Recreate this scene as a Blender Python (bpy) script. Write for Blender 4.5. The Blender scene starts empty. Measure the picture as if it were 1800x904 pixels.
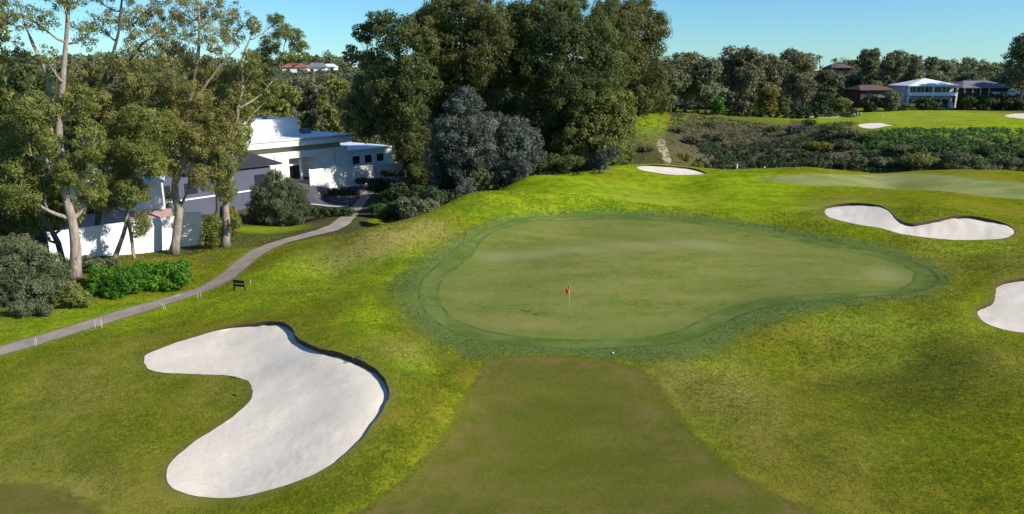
import bpy, math, random
import numpy as np
from mathutils.geometry import delaunay_2d_cdt
from mathutils import Vector
rng = np.random.default_rng(7)
random.seed(7)
R_ = math.radians
sc = bpy.context.scene
COL = sc.collection
# ------------------------------------------------------------------ camera
F = 1285.0; CX, CY = 900.0, 452.0; HC = 16.3
PIT = math.atan(322/F)
cp, sp_ = math.cos(PIT), math.sin(PIT)
cam = bpy.data.cameras.new('camera'); cam.lens = 36*F/1800; cam.sensor_width = 36
cam.clip_start = .5; cam.clip_end = 6000
co = bpy.data.objects.new('camera', cam); COL.objects.link(co)
co.location = (0, 0, HC); co.rotation_euler = (math.pi/2-PIT, 0, 0); sc.camera = co

def ray(px, py):
    return np.array([px-CX, F*cp-(py-CY)*sp_, -F*sp_-(py-CY)*cp])
def PY(px, py, Y):                      # point seen at a pixel, at forward distance Y
    d = ray(px, py); return np.array([0, 0, HC])+d*(Y/d[1])
def PZ(px, py, z):
    d = ray(px, py); return np.array([0, 0, HC])+d*((z-HC)/d[2])
# ------------------------------------------------------------------ terrain: thin plate surface through surveyed points
ctl = []
def cz(L):
    for px, py, z in L: ctl.append(PZ(px, py, z))
def cY(L):
    for px, py, Y in L: ctl.append(PY(px, py, Y))
def cX(L):
    for px, Y, z in L: ctl.append(np.array([(px-CX)/F*(Y*cp+(HC-z)*sp_), Y, z]))
cz([(0,880,-1.2),(300,892,-.8),(600,890,-.35),(900,890,-.2),(1200,890,0),(1500,880,.3),(1800,880,.6),
    (-200,880,-1.6),(2000,880,.8),(-250,640,-2.4),(-250,560,-2.7),(-250,500,-2.9),(2050,620,.7),(2050,480,1.2),(2050,400,1.4),
    (0,760,-1.5),(0,690,-1.7),(0,640,-1.9),(0,617,-2),(100,800,-1.2),
    (250,632,-.85),(400,700,-.45),(500,562,0.05),(700,670,.85),(605,600,.7),(760,660,-.15),(540,540,-.3),(350,880,-.95),(450,640,-.5),(690,740,.4),(640,800,0),
    (140,575,-2.05),(310,524,-1.95),(405,480,-1.9),(480,430,-2.0),(575,405,-2.7),
    (0,560,-2.3),(200,500,-2.1),(340,450,-2.0),(397,432,-2.0),(140,458,-2.2),(357,428,-2.0),
    (300,570,-1.5),(450,500,-.8),(500,460,-.5),(560,430,0.1),(640,404,1.75),(740,386,1.9),(700,438,.9),(590,475,-.75),(660,505,-.25),(1560,570,.55),(1400,610,-.35),(1620,650,-.2),(1750,640,.6),(1350,440,.1),(150,660,-1.25),(80,700,-1.9),(820,350,1.6),(930,308,2.0),(1000,300,2.0),(1060,292,2.1),
    (780,520,0),(900,560,0),(1000,557,0),(1170,590,-.1),(1300,520,0),(1500,480,.25),(1600,490,.3),
    (850,440,.25),(1000,440,.4),(1200,440,.45),(1000,390,.25),(1250,400,.3),(640,520,.3),(720,560,.1),(900,640,-.15),(1000,730,-.3),(1250,640,0),(1100,800,-.25),(800,760,-.1),
    (1400,600,-.1),(1600,600,.15),(1800,640,.3),(1400,750,.05),(1700,750,.35),(1720,478,1.0),(1800,466,1.5),(1650,460,.4),(1600,430,.5),
    (1450,375,1.1),(1620,426,.65),(1600,352,2.3),(1700,360,2.4),(1800,396,1.7),(1500,348,1.7),(1680,450,.3),(1400,400,.35),
    (1300,350,.6),(1150,350,.95),(1150,312,1.45),(1240,303,1.6),(1160,287,2.1),(1300,300,1.2),(1400,303,.9),(1600,305,.9),(1800,308,.9),(1480,304,.95),(1700,305,.95),(1550,325,.7),(1790,345,1.0),
    (610,385,-3.1),(640,345,-3.4)])
cX([(1100,131,1.0),(1160,130,.2),(1250,127,-1),(1300,124,-2),(1400,122,-2.6),(1600,122,-2.8),(1800,122,-3),(2000,122,-3),
    (1250,134,-5),(1400,130,-5.5),(1600,128,-5.5),(1800,128,-5.5),(2000,128,-5.5)])
cY([(1600,262,141),(1800,262,141),(2000,262,141),(1700,285,135)])
cz([(1480,228,5),(1560,230,5),(1680,231,5),(1800,231,5),(2000,231,5),(1500,216,5.4),(1600,218,5.3),(1650,206,6),(1800,205,6),(2000,205,6),(1620,187,6.9),(1750,190,6.7),(1530,195,6.2),(1450,200,5.6)])
cY([(1250,250,165),(1250,207,187),(1350,206,190),(1400,270,148),(1400,238,172),(1320,270,150),(1200,240,158),
    (1150,250,148),(1165,275,135),(1150,208,178),(1100,230,160),(1480,250,150)])
cX([(900,130,0),(1000,130,1),(1050,150,3),(1000,190,4),(800,115,-3),(700,100,-4),(700,130,-4.6),(600,120,-4.6),(500,110,-4.2),(430,100,-3.8),(500,150,-5),(700,160,-4),
    (550,119,-2.0),(592,126,-2.2),(680,86,-2.5),(740,92,-2.6),(820,101,-1.8),(880,110,-.8),(930,122,0),(350,90,-2.6),(200,80,-2.5),(0,75,-2.6),(200,120,-3),(-200,120,-3),
    (300,200,-2),(600,200,-1),(500,300,9),(500,430,19),(100,300,9),(0,430,19),(-300,300,9),(900,250,5.5),(900,450,17),
    (1200,250,7),(1200,450,15),(1500,270,7.5),(1500,350,11),(1500,500,17),(1750,270,7.5),(1750,350,11),(1750,500,17),(2100,350,11),(2100,500,17)])
for px in (-300, 200, 700, 1200, 1700, 2200):
    cX([(px, 900, 19), (px, 1800, 18)])
for a in (-.9, -.45, 0, .45, .9):
    for r, z in ((3, -.4), (10, -.5)):
        ctl.append(np.array([r*math.sin(a), r*math.cos(a), z]))
ctl = np.array(ctl)
def uv(x, y):
    r = np.sqrt(x*x+y*y)+1e-6
    u = np.clip(np.arctan2(x, y), -1.0, 1.0)
    return np.stack([u*1.3, np.log(np.clip(r, 2.5, 2500))], -1)
def tps_k(d2): return .5*d2*np.log(d2+1e-12)
_c = uv(ctl[:, 0], ctl[:, 1]); _n = len(_c)
_K = tps_k(((_c[:, None]-_c[None])**2).sum(-1))+np.eye(_n)*2e-5
_P = np.c_[np.ones(_n), _c]
_A = np.block([[_K, _P], [_P.T, np.zeros((3, 3))]])
_w = np.linalg.solve(_A, np.r_[ctl[:, 2], 0, 0, 0])
def H(x, y):
    x = np.atleast_1d(np.asarray(x, float)); y = np.atleast_1d(np.asarray(y, float))
    q = uv(x.ravel(), y.ravel()); out = np.empty(len(q))
    for i in range(0, len(q), 8000):
        s = q[i:i+8000]
        out[i:i+8000] = tps_k(((s[:, None]-_c[None])**2).sum(-1))@_w[:_n]+_w[_n]+s@_w[_n+1:]
    return out.reshape(x.shape)
def h1(x, y): return float(H(x, y)[0])
def G(px, py, ymin=12, ymax=600):       # where the ground is seen at a pixel
    Ys = np.exp(np.linspace(math.log(ymin), math.log(ymax), 500))
    d = ray(px, py); t = Ys/d[1]
    z = HC+d[2]*t; g = H(d[0]*t, Ys)
    k = np.where(z < g)[0]
    i = k[0] if len(k) else len(Ys)-1
    if i > 0 and len(k):
        a = (z[i-1]-g[i-1]); b = (g[i]-z[i]); f = a/(a+b+1e-9); Y = Ys[i-1]+(Ys[i]-Ys[i-1])*f
    else: Y = Ys[i]
    t = Y/d[1]; return np.array([d[0]*t, Y, HC+d[2]*t])
def GX(px, Y):                          # ground under a pixel column at distance Y
    z = 0
    for _ in range(4):
        x = (px-CX)/F*(Y*cp+(HC-z)*sp_); z = h1(x, Y)
    return np.array([x, Y, z])
def ppm(Y, z=0): return F/(Y*cp+(HC-z)*sp_)      # photo pixels per metre
# ------------------------------------------------------------------ object helpers
def tag(o, label=None, cat=None, group=None, kind=None):
    if label: o['label'] = label
    if cat: o['category'] = cat
    if group: o['group'] = group
    if kind: o['kind'] = kind
    return o
def mesh_np(name, V, Fc, mat, attrs=None, smooth=False, fattrs=None):
    me = bpy.data.meshes.new(name)
    V = np.asarray(V, np.float32); Fc = np.asarray(Fc, np.int32)
    n, k = Fc.shape
    me.vertices.add(len(V)); me.vertices.foreach_set('co', V.ravel())
    me.loops.add(n*k); me.loops.foreach_set('vertex_index', Fc.ravel())
    me.polygons.add(n); me.polygons.foreach_set('loop_start', np.arange(0, n*k, k, dtype=np.int32))
    if mat: me.materials.append(mat)
    for nm, a in (attrs or {}).items():
        at = me.attributes.new(nm, 'FLOAT', 'POINT'); at.data.foreach_set('value', np.asarray(a, np.float32))
    for nm, a in (fattrs or {}).items():
        at = me.attributes.new(nm, 'FLOAT', 'FACE'); at.data.foreach_set('value', np.asarray(a, np.float32))
    me.update(calc_edges=True)
    if smooth: me.polygons.foreach_set('use_smooth', np.ones(n, bool))
    return me
def link(name, me, parent=None, loc=(0, 0, 0), rz=0, scale=None):
    o = bpy.data.objects.new(name, me); COL.objects.link(o)
    o.location = loc; o.rotation_euler = (0, 0, rz)
    if scale is not None: o.scale = scale
    if parent: o.parent = parent
    return o
def thing(name, label, cat, loc=(0, 0, 0), rz=0, group=None):
    o = bpy.data.objects.new(name, None); COL.objects.link(o)
    o.empty_display_size = .3
    o.location = [float(v) for v in loc]; o.rotation_euler = (0, 0, rz)
    return tag(o, label, cat, group)
class MB:
    """collects simple solids and links them as one mesh"""
    def __init__(s): s.v = []; s.f = []
    def add(s, V, Fs):
        b = len(s.v); s.v += [tuple(float(c) for c in p) for p in V]; s.f += [tuple(b+i for i in f) for f in Fs]
    def box(s, x0, y0, z0, x1, y1, z1):
        s.add([(x0,y0,z0),(x1,y0,z0),(x1,y1,z0),(x0,y1,z0),(x0,y0,z1),(x1,y0,z1),(x1,y1,z1),(x0,y1,z1)],
              [(0,3,2,1),(4,5,6,7),(0,1,5,4),(1,2,6,5),(2,3,7,6),(3,0,4,7)])
    def tube(s, pts, rad, n=8, cap=True):
        pts = [np.array(p, float) for p in pts]; m = len(pts)
        if not hasattr(rad, '__len__'): rad = [rad]*m
        V = []
        up = np.array([0, 0, 1.0])
        for i, p in enumerate(pts):
            t = pts[min(i+1, m-1)]-pts[max(i-1, 0)]; t /= np.linalg.norm(t)+1e-9
            a = np.cross(t, up if abs(t[2]) < .9 else np.array([0, 1.0, 0])); a /= np.linalg.norm(a)
            b = np.cross(t, a)
            for k in range(n):
                w = 2*math.pi*k/n; V.append(p+(a*math.cos(w)+b*math.sin(w))*rad[i])
        Fs = [(i*n+k, i*n+(k+1) % n, (i+1)*n+(k+1) % n, (i+1)*n+k) for i in range(m-1) for k in range(n)]
        if cap: Fs += [tuple(range(n-1, -1, -1)), tuple((m-1)*n+k for k in range(n))]
        s.add(V, Fs)
    def build(s, name, mat, parent=None, smooth=False, loc=(0, 0, 0), rz=0):
        me = bpy.data.meshes.new(name); me.from_pydata(s.v, [], s.f); me.materials.append(mat)
        me.update()
        if smooth: me.polygons.foreach_set('use_smooth', np.ones(len(me.polygons), bool))
        return link(name, me, parent, loc, rz)
# ------------------------------------------------------------------ materials
class NT:
    def __init__(s, name):
        s.m = bpy.data.materials.new(name); s.m.use_nodes = True
        s.t = s.m.node_tree; s.b = s.t.nodes['Principled BSDF']; s.out = s.t.nodes['Material Output']
    def n(s, ty, **k):
        nd = s.t.nodes.new(ty)
        for a, v in k.items():
            if a.startswith('i_'):
                key = a[2:]; key = int(key) if key.isdigit() else key.replace('_', ' ')
                s.set(nd.inputs[key], v)
            else: setattr(nd, a, v)
        return nd
    def set(s, inp, v):
        if hasattr(v, 'bl_idname') or hasattr(v, 'is_output'):
            s.t.links.new(v if hasattr(v, 'is_output') else v.outputs[0], inp)
        else: inp.default_value = v
    def attr(s, nm): return s.n('ShaderNodeAttribute', attribute_name=nm).outputs['Fac']
    def pos(s): return s.n('ShaderNodeNewGeometry').outputs['Position']
    def noise(s, scale, detail=3, rough=.55, vec=None, dist=0):
        return s.n('ShaderNodeTexNoise', i_Vector=vec if vec is not None else s.pos(), i_Scale=scale, i_Detail=detail, i_Roughness=rough, i_Distortion=dist).outputs['Fac']
    def math(s, op, a, b=0, c=None, clamp=False):
        nd = s.n('ShaderNodeMath', operation=op, use_clamp=clamp); s.set(nd.inputs[0], a); s.set(nd.inputs[1], b)
        if c is not None: s.set(nd.inputs[2], c)
        return nd.outputs[0]
    def ramp(s, v, a, b, lo=0, hi=1, smooth=True):
        nd = s.n('ShaderNodeMapRange', interpolation_type='SMOOTHSTEP' if smooth else 'LINEAR')
        s.set(nd.inputs['Value'], v)
        for k, q in (('From Min', a), ('From Max', b), ('To Min', lo), ('To Max', hi)): nd.inputs[k].default_value = q
        return nd.outputs[0]
    def mix(s, f, a, b, blend='MIX'):
        nd = s.n('ShaderNodeMix', data_type='RGBA', blend_type=blend)
        s.set(nd.inputs[0], f)
        for i, v in ((6, a), (7, b)):
            s.set(nd.inputs[i], v if not isinstance(v, tuple) else (*v[:3], 1))
        return nd.outputs[2]
    def bump(s, h, strength, dist):
        nd = s.n('ShaderNodeBump', i_Strength=strength, i_Distance=dist); s.set(nd.inputs['Height'], h)
        s.t.links.new(nd.outputs[0], s.b.inputs['Normal']); return nd
    def base(s, v, rough=.8, spec=.3):
        s.set(s.b.inputs['Base Color'], v if not isinstance(v, tuple) else (*v[:3], 1))
        s.set(s.b.inputs['Roughness'], rough); s.b.inputs['Specular IOR Level'].default_value = spec
def plain(name, col, rough=.7, var=.12, scale=3, spec=.3, bump=0):
    n = NT(name); v = n.noise(scale, 5, .6)
    f = n.ramp(v, .3, .7, 0, 1)
    lo = tuple(c*(1-var) for c in col); hi = tuple(min(1, c*(1+var)) for c in col)
    n.base(n.mix(f, lo, hi), rough, spec)
    if bump: n.bump(n.noise(scale*8, 4), bump, .02)
    return n.m
def leaf_mat(name, dark, mid, light, trans=.38, patch=.35, rough=.55):
    n = NT(name); dark, mid, light = (tuple(v*g for v in c) for c, g in ((dark, 1.05), (mid, 1.25), (light, 1.4)))
    r = n.attr('rnd')
    c = n.mix(n.ramp(r, 0, .6, 0, 1, False), dark, mid)
    c = n.mix(n.ramp(r, .6, 1, 0, 1, False), c, light)
    oi = n.n('ShaderNodeObjectInfo').outputs['Random']
    p = n.noise(patch, 2)
    c = n.mix(n.ramp(p, .35, .7, 0, .55), c, light)
    c = n.mix(n.math('MULTIPLY', oi, .3), c, dark)
    n.base(c, rough, .22)
    tr = n.n('ShaderNodeBsdfTranslucent'); n.set(tr.inputs[0], n.mix(.5, c, light))
    mx = n.n('ShaderNodeMixShader'); mx.inputs[0].default_value = trans
    n.t.links.new(n.b.outputs[0], mx.inputs[1]); n.t.links.new(tr.outputs[0], mx.inputs[2])
    n.t.links.new(mx.outputs[0], n.out.inputs[0])
    return n.m
# ------------------------------------------------------------------ outlines of the mown areas, bunkers and paths
def catmull(P, step, closed=True):
    P = np.array(P, float); n = len(P); out = []
    rngi = range(n) if closed else range(n-1)
    for i in rngi:
        if closed: p0, p1, p2, p3 = P[i-1], P[i], P[(i+1) % n], P[(i+2) % n]
        else: p0, p1, p2, p3 = P[max(i-1, 0)], P[i], P[i+1], P[min(i+2, n-1)]
        L = np.linalg.norm(p2-p1); m = max(1, int(round(L/step)))
        for k in range(m):
            t = k/m
            out.append(.5*((2*p1)+(-p0+p2)*t+(2*p0-5*p1+4*p2-p3)*t*t+(-p0+3*p1-3*p2+p3)*t**3))
    if not closed: out.append(P[-1])
    return np.array(out)
def vnoise(x, y, s, seed=0):            # smooth value noise for small relief
    x = x/s+seed*17.3; y = y/s+seed*9.1
    xi = np.floor(x).astype(int); yi = np.floor(y).astype(int); fx = x-xi; fy = y-yi
    fx = fx*fx*(3-2*fx); fy = fy*fy*(3-2*fy)
    def hh(a, b):
        v = np.sin(a*127.1+b*311.7+seed)*43758.5453; return v-np.floor(v)
    return (hh(xi, yi)*(1-fx)+hh(xi+1, yi)*fx)*(1-fy)+(hh(xi, yi+1)*(1-fx)+hh(xi+1, yi+1)*fx)*fy
def outline(pix, step, ymin=12): return catmull([G(x, y, ymin)[:2] for x, y in pix], step)
def sdf(pts, poly):                      # signed distance, negative inside; far away the distance to the bounding box will do
    lo, hi = poly.min(0), poly.max(0); q = np.maximum(np.maximum(lo-pts, pts-hi), 0); bd = np.hypot(q[:, 0], q[:, 1]); m = bd < 7.5
    out = bd.copy()
    if m.any(): out[m] = sdf_near(pts[m], poly)
    return out
def sdf_near(pts, poly):
    a = poly; b = np.roll(poly, -1, 0); out = np.empty(len(pts)); 
    for i in range(0, len(pts), 6000):
        p = pts[i:i+6000, None]; ab = b-a; ap = p-a
        t = np.clip((ap*ab).sum(-1)/((ab*ab).sum(-1)+1e-12), 0, 1)
        d = np.sqrt(((ap-t[..., None]*ab)**2).sum(-1)).min(1)
        ya, yb = a[:, 1], b[:, 1]; py = p[..., 1]; pxx = p[..., 0]
        cr = ((ya > py) != (yb > py)) & (pxx < (b[:, 0]-a[:, 0])*(py-ya)/((yb-ya)+1e-12)+a[:, 0])
        out[i:i+6000] = np.where(cr.sum(1) % 2 == 1, -d, d)
    return out
green_px = [(770,520),(778,490),(825,452),(850,418),(900,397),(960,388),(1060,385),(1180,390),(1300,405),(1400,424),(1500,444),(1570,460),(1605,480),(1600,499),(1560,512),(1450,517),(1350,525),(1270,545),(1220,570),(1170,588),(1090,597),(1000,598),(900,590),(830,575),(785,550)]
collar_px = [(735,520),(742,490),(775,460),(815,425),(865,400),(910,386),(960,381),(1060,378),(1190,384),(1310,399),(1420,417),(1530,440),(1610,462),(1648,485),(1640,505),(1580,518),(1470,527),(1370,537),(1300,556),(1250,583),(1190,604),(1090,612),(1000,614),(890,606),(810,590),(752,556)]
fringe_px = [(690,520),(700,488),(735,462),(785,428),(830,402),(880,383),(960,373),(1060,370),(1200,376),(1330,392),(1460,414),(1560,432),(1635,460),(1662,490),(1640,515),(1550,530),(1450,545),(1370,562),(1310,590),(1260,618),(1180,632),(1060,632),(940,626),(850,632),(790,615),(720,570)]
fair_px = [(560,935),(640,890),(720,830),(775,770),(815,700),(845,648),(880,628),(960,624),(1050,630),(1130,650),(1170,690),(1195,730),(1250,790),(1330,850),(1440,900),(1500,935)]
tee_px = [(-120,935),(-120,850),(0,850),(60,851),(115,860),(150,880),(185,905),(200,935)]
back_px = [(1330,313),(1420,307),(1560,306),(1680,310),(1760,318),(1850,326),(1950,335),(1950,352),(1800,350),(1720,343),(1620,334),(1540,331),(1450,327),(1370,320)]
bk = [
 ('broad white sand bunker curled like a comma in the left foreground grass', .30, (.72,.7), .12,
  [(251,634),(258,622),(300,605),(350,589),(400,575),(450,567),(492,566),(512,575),(520,590),(537,603),(572,614),(620,628),(655,645),(675,667),(681,690),(672,718),(650,752),(610,795),(560,830),(500,855),(440,870),(380,875),(325,867),(298,850),(293,825),(305,805),(340,775),(390,745),(425,717),(441,698),(442,682),(430,668),(400,660),(340,657),(292,656),(262,648)]),
 ('kidney shaped white sand bunker sunk in the mound beyond the right end of the green', .34, (.25,.97), .12,
  [(1449,371),(1460,362),(1500,357),(1540,360),(1562,369),(1576,384),(1600,393),(1640,387),(1685,379),(1735,384),(1772,395),(1784,408),(1770,418),(1720,422),(1650,420),(1590,412),(1550,402),(1490,391),(1458,382)]),
 ('white sand bunker cut off by the right edge of the picture, beside the green', .22, (-.2,.98), .1,
  [(1890,488),(1830,488),(1785,491),(1752,501),(1747,515),(1746,529),(1722,541),(1717,550),(1732,567),(1765,580),(1805,585),(1860,584),(1910,560),(1920,520)]),
 ('narrow pale sand bunker on the mound in front of the eroded gully bank', .3, (.6,.8), .1,
  [(1119,294),(1135,290),(1175,291),(1213,295),(1236,301),(1238,306),(1200,308),(1155,304),(1126,299)]),
 ('small tapering sand bunker on the far plateau at the end of the stone path', .15, (0,1), .1,
  [(1508,219),(1522,216),(1545,215),(1560,219),(1580,220),(1555,223),(1535,226),(1515,224)]),
 ('pale sand bunker at the right edge of the far plateau below the dark hedge', .15, (0,1), .1,
  [(1764,203),(1785,199),(1830,198),(1850,203),(1830,209),(1790,208)])]
def ragged(P, a): return P+np.c_[vnoise(P[:, 0], P[:, 1], .45, 11)-.5, vnoise(P[:, 0], P[:, 1], .5, 12)-.5]*a+np.c_[vnoise(P[:, 0], P[:, 1], 1.6, 13)-.5, vnoise(P[:, 0], P[:, 1], 1.6, 14)-.5]*a*1.5
bunk = [ragged(outline(p, .22 if i in (0, 2) else .4 if i == 1 else .9, 12 if i < 4 else 140), .09 if i < 3 else .2) for i, (_, _, _, _, p) in enumerate(bk)]
path_c = catmull([G(x, y)[:2] for x, y in [(-260,686),(-100,641),(0,617),(60,600),(140,576),(230,548),(310,524),(370,503),(408,481),(437,455),(480,431),(530,416),(575,404),(603,389),(622,369),(638,348),(650,334)]]
                 +[GX(668,150)[:2]], .8, False)
_t = np.gradient(path_c, axis=0); _t /= np.linalg.norm(_t, axis=1)[:, None]; _nn = np.c_[-_t[:, 1], _t[:, 0]]
def _ed(s): return path_c+_nn*s*(1.08+(vnoise(path_c[:, 0], path_c[:, 1], .9, 31+s)-.5)*.22)[:, None]
path_poly = np.r_[_ed(1), _ed(-1)[::-1]]
greenP, collarP, fringeP = outline(green_px, .5), outline(collar_px, .8), outline(fringe_px, .8)
fairP, teeP, backP = outline(fair_px, .4), outline(tee_px, .4), outline(back_px, 1.2)
p2 = catmull([GX(1415,196)[:2], GX(1450,192)[:2], GX(1480,197)[:2], GX(1508,206)[:2]], 1, False)
_t = np.gradient(p2, axis=0); _t /= np.linalg.norm(_t, axis=1)[:, None]; _nn = np.c_[-_t[:, 1], _t[:, 0]]
path2_poly = np.r_[p2+_nn*1.3, (p2-_nn*1.3)[::-1]]
regions = [('putting_green', greenP), ('fairway', fairP), ('tee', teeP), ('back_green', backP), ('cart_path', path_poly), ('plateau_path', path2_poly)]+[('bunker%d' % i, b) for i, b in enumerate(bunk)]
# ------------------------------------------------------------------ one polar grid whose cells shrink towards the camera side, cut along the outlines
ang = np.r_[np.linspace(-math.pi, -.78, 34)[:-1], np.linspace(-.78, -.66, 8)[:-1], np.linspace(-.66, .66, 380), np.linspace(.66, .78, 8)[1:], np.linspace(.78, math.pi, 34)[1:-1]]
rows = [1.5, 4, 8, 12, 16, 19, 21]
r = 22.
while r < 2600:
    rows.append(r); r += min(max(r*r/HC*.0042, .12), r*.05) if r < 260 else r*.06
rows = np.array(rows)
A_, Rr = np.meshgrid(ang, rows)
jit = rng.uniform(-.3, .3, A_.shape)
gx = (Rr*np.sin(A_+jit*.0025)).ravel(); gy = (Rr*np.cos(A_+jit*.0025)).ravel()
pts = np.c_[gx, gy]
allp = np.concatenate([p for _, p in regions])
keep = np.ones(len(pts), bool)           # drop grid points that nearly touch an outline
rr = np.hypot(gx, gy)
for i in range(0, len(pts), 4000):
    s = pts[i:i+4000]; d = np.sqrt(((s[:, None]-allp[None])**2).sum(-1)).min(1)
    keep[i:i+4000] = d > np.minimum(np.maximum(.0016*rr[i:i+4000], .05), .5)
pts = pts[keep]
cv = [Vector((float(a), float(b))) for a, b in pts]; ce = []
for _, p in regions:
    b0 = len(cv); m = len(p); cv += [Vector((float(a), float(b))) for a, b in p]
    ce += [(b0+k, b0+(k+1) % m) for k in range(m)]
vo, eo, fo, *_ = delaunay_2d_cdt(cv, ce, [], 0, 1e-5)
V2 = np.array([(v.x, v.y) for v in vo]); T = np.array([f for f in fo if len(f) == 3], np.int32)
cen = V2[T].mean(1)
a2 = V2[T]; area = (a2[:, 1, 0]-a2[:, 0, 0])*(a2[:, 2, 1]-a2[:, 0, 1])-(a2[:, 1, 1]-a2[:, 0, 1])*(a2[:, 2, 0]-a2[:, 0, 0])
T[area < 0] = T[area < 0][:, ::-1]
reg = np.full(len(T), -1)
for k, (nm, p) in enumerate(regions):
    lo, hi = p.min(0)-.1, p.max(0)+.1
    m = np.where(((cen > lo) & (cen < hi)).all(1))[0]
    if len(m): reg[m[sdf(cen[m], p) < 0]] = k
Z = H(V2[:, 0], V2[:, 1])
dG, dC, dFr = sdf(V2, greenP), sdf(V2, collarP), sdf(V2, fringeP)
dFa = np.minimum(sdf(V2, fairP), sdf(V2, teeP)); dB = sdf(V2, backP); dP = sdf(V2, path_poly)
dBk = np.min([sdf(V2, b) for b in bunk[:4]], 0)
RR = np.hypot(V2[:, 0], V2[:, 1])
mown = np.clip(np.minimum(np.minimum(dFr, dFa), np.minimum(dB, np.minimum(dP, dBk)))/1.5, 0, 1)
Z0 = Z.copy()
Z = Z+(vnoise(V2[:, 0], V2[:, 1], 4, 1)-.5)*.16*mown+(vnoise(V2[:, 0], V2[:, 1], 1.3, 2)-.5)*.05*mown
Z = Z+(vnoise(V2[:, 0], V2[:, 1], 9, 3)-.5)*.10*np.clip(-dG/2, 0, 1)+(vnoise(V2[:, 0], V2[:, 1], 12, 4)-.5)*.12*np.clip(-dFa/2, 0, 1)
und = np.clip((np.minimum(np.minimum(dFr, dFa), np.minimum(dB, np.minimum(dP, dBk)))-.5)/6, 0, 1)*np.clip((118-V2[:, 1])/10, 0, 1)
Z = Z+(vnoise(V2[:, 0], V2[:, 1], 11, 21)-.5)*1.35*und+(vnoise(V2[:, 0], V2[:, 1], 5.5, 22)-.5)*.55*und
wild = np.clip((V2[:, 1]-124)/8, 0, 1)*np.clip((205-V2[:, 1])/20, 0, 1)
Z = Z+(vnoise(V2[:, 0], V2[:, 1], 5, 5)-.5)*1.1*wild*np.clip((5-Z0)/3, 0, 1)
def splat(L):
    u = np.arctan2(V2[:, 0], V2[:, 1]); v = np.log(RR+1e-6); out = np.zeros(len(V2))
    for e in L:
        px, py, rx, ry, w = e[:5]; g = G(px, py) if py is not None and py > 0 else GX(px, -py)
        u0 = math.atan2(g[0], g[1]); r0 = math.hypot(g[0], g[1]); v0 = math.log(r0)
        su = rx/F*math.cos(u0); h = HC-g[2]; sv = ry*(r0*r0+h*h)/(h*F*r0)
        out = np.maximum(out, w*np.exp(-((u-u0)/su)**2-((v-v0)/sv)**2))
    return out
A = {}
A['d_green'] = dG; A['d_collar'] = dC; A['d_fringe'] = dFr; A['d_fair'] = dFa; A['d_back'] = dB; A['d_path'] = dP; A['d_bunk'] = dBk
A['dry'] = splat([(655,412,95,17,1.7),(745,402,50,12,1.4),(140,700,120,70,.6),(60,800,140,60,.6),(1280,690,90,60,.9),(1550,590,160,30,.35),(1600,650,200,60,.35),(1480,362,60,14,.6),(1640,470,50,40,.6),
   (380,690,90,50,.4),(1800,460,80,40,.5),(300,870,200,40,.6),(100,870,160,50,.7),(700,620,60,30,.6),(640,440,80,16,.5),(500,430,40,12,.3),(1150,345,90,14,.3),(240,600,60,14,.6),(620,700,90,100,.25),(1470,800,150,90,.25),
   (1200,660,70,40,.8),(1340,760,70,60,.5),(1620,210,120,6,.5),(1700,196,160,4,.4),(1460,198,60,4,.5)])
A['lush'] = splat([(560,500,160,40,.9),(450,520,100,30,.9),(880,350,120,26,1.),(960,320,120,20,1.),(1060,340,200,22,.9),(1250,330,140,20,.9),(200,560,200,30,.8),(60,570,150,20,.8),(460,400,80,16,.9),(640,560,60,40,.6),
   (1500,390,70,30,.4),(1330,370,120,20,.6),(1720,440,120,14,.5),(1560,640,140,30,.35),(1720,560,60,60,.3),(1500,560,200,18,.5),(1650,210,220,14,.7),(1150,290,110,12,.6),(640,470,120,30,.8),(900,320,60,14,1.),(720,640,60,40,.5),(1250,640,80,24,.4),(1140,225,30,10,.8),(1450,205,60,6,.7)])
A['dirt'] = splat([(1320,255,150,22,1.),(1240,250,60,30,.7),(1420,265,60,14,.9),(560,395,40,8,.6),(500,405,60,5,.5),(560,378,40,6,.6),(60,490,130,50,.9),(370,455,30,8,.6),(1250,275,200,16,.8),(650,-112,60,18,.8),(1560,280,300,14,.8),(250,470,80,14,.6),(480,360,60,20,.9)])
A['pale'] = splat([(870,452,60,9,1.),(940,448,70,8,.9),(1020,440,90,8,.8),(1120,432,100,9,1.),(1230,430,90,10,1.),(1570,485,60,14,1.),(1340,480,120,14,.4),(1130,520,120,16,.3)])
A['sand'] = splat([(1164,262,8,8,1.),(1170,272,7,8,1.),(1174,280,7,5,1.),(1158,254,7,5,.7)])
far = np.clip((RR-118)/10, 0, 1)
A['wild'] = np.clip(np.where((V2[:, 1] > 123) & (Z0 < 4.7), 1, 0)*1.0+np.clip((RR-225)/20, 0, 1), 0, 1)
_aa = np.arctan2(V2[:, 0], V2[:, 1]); A['wild'] = np.maximum(A['wild'], ((V2[:, 0] < -20) & (RR > 95) | (_aa < -.2) & (RR > 82) | (_aa < .15) & (_aa > -.25) & (RR > 116)).astype(float))
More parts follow.
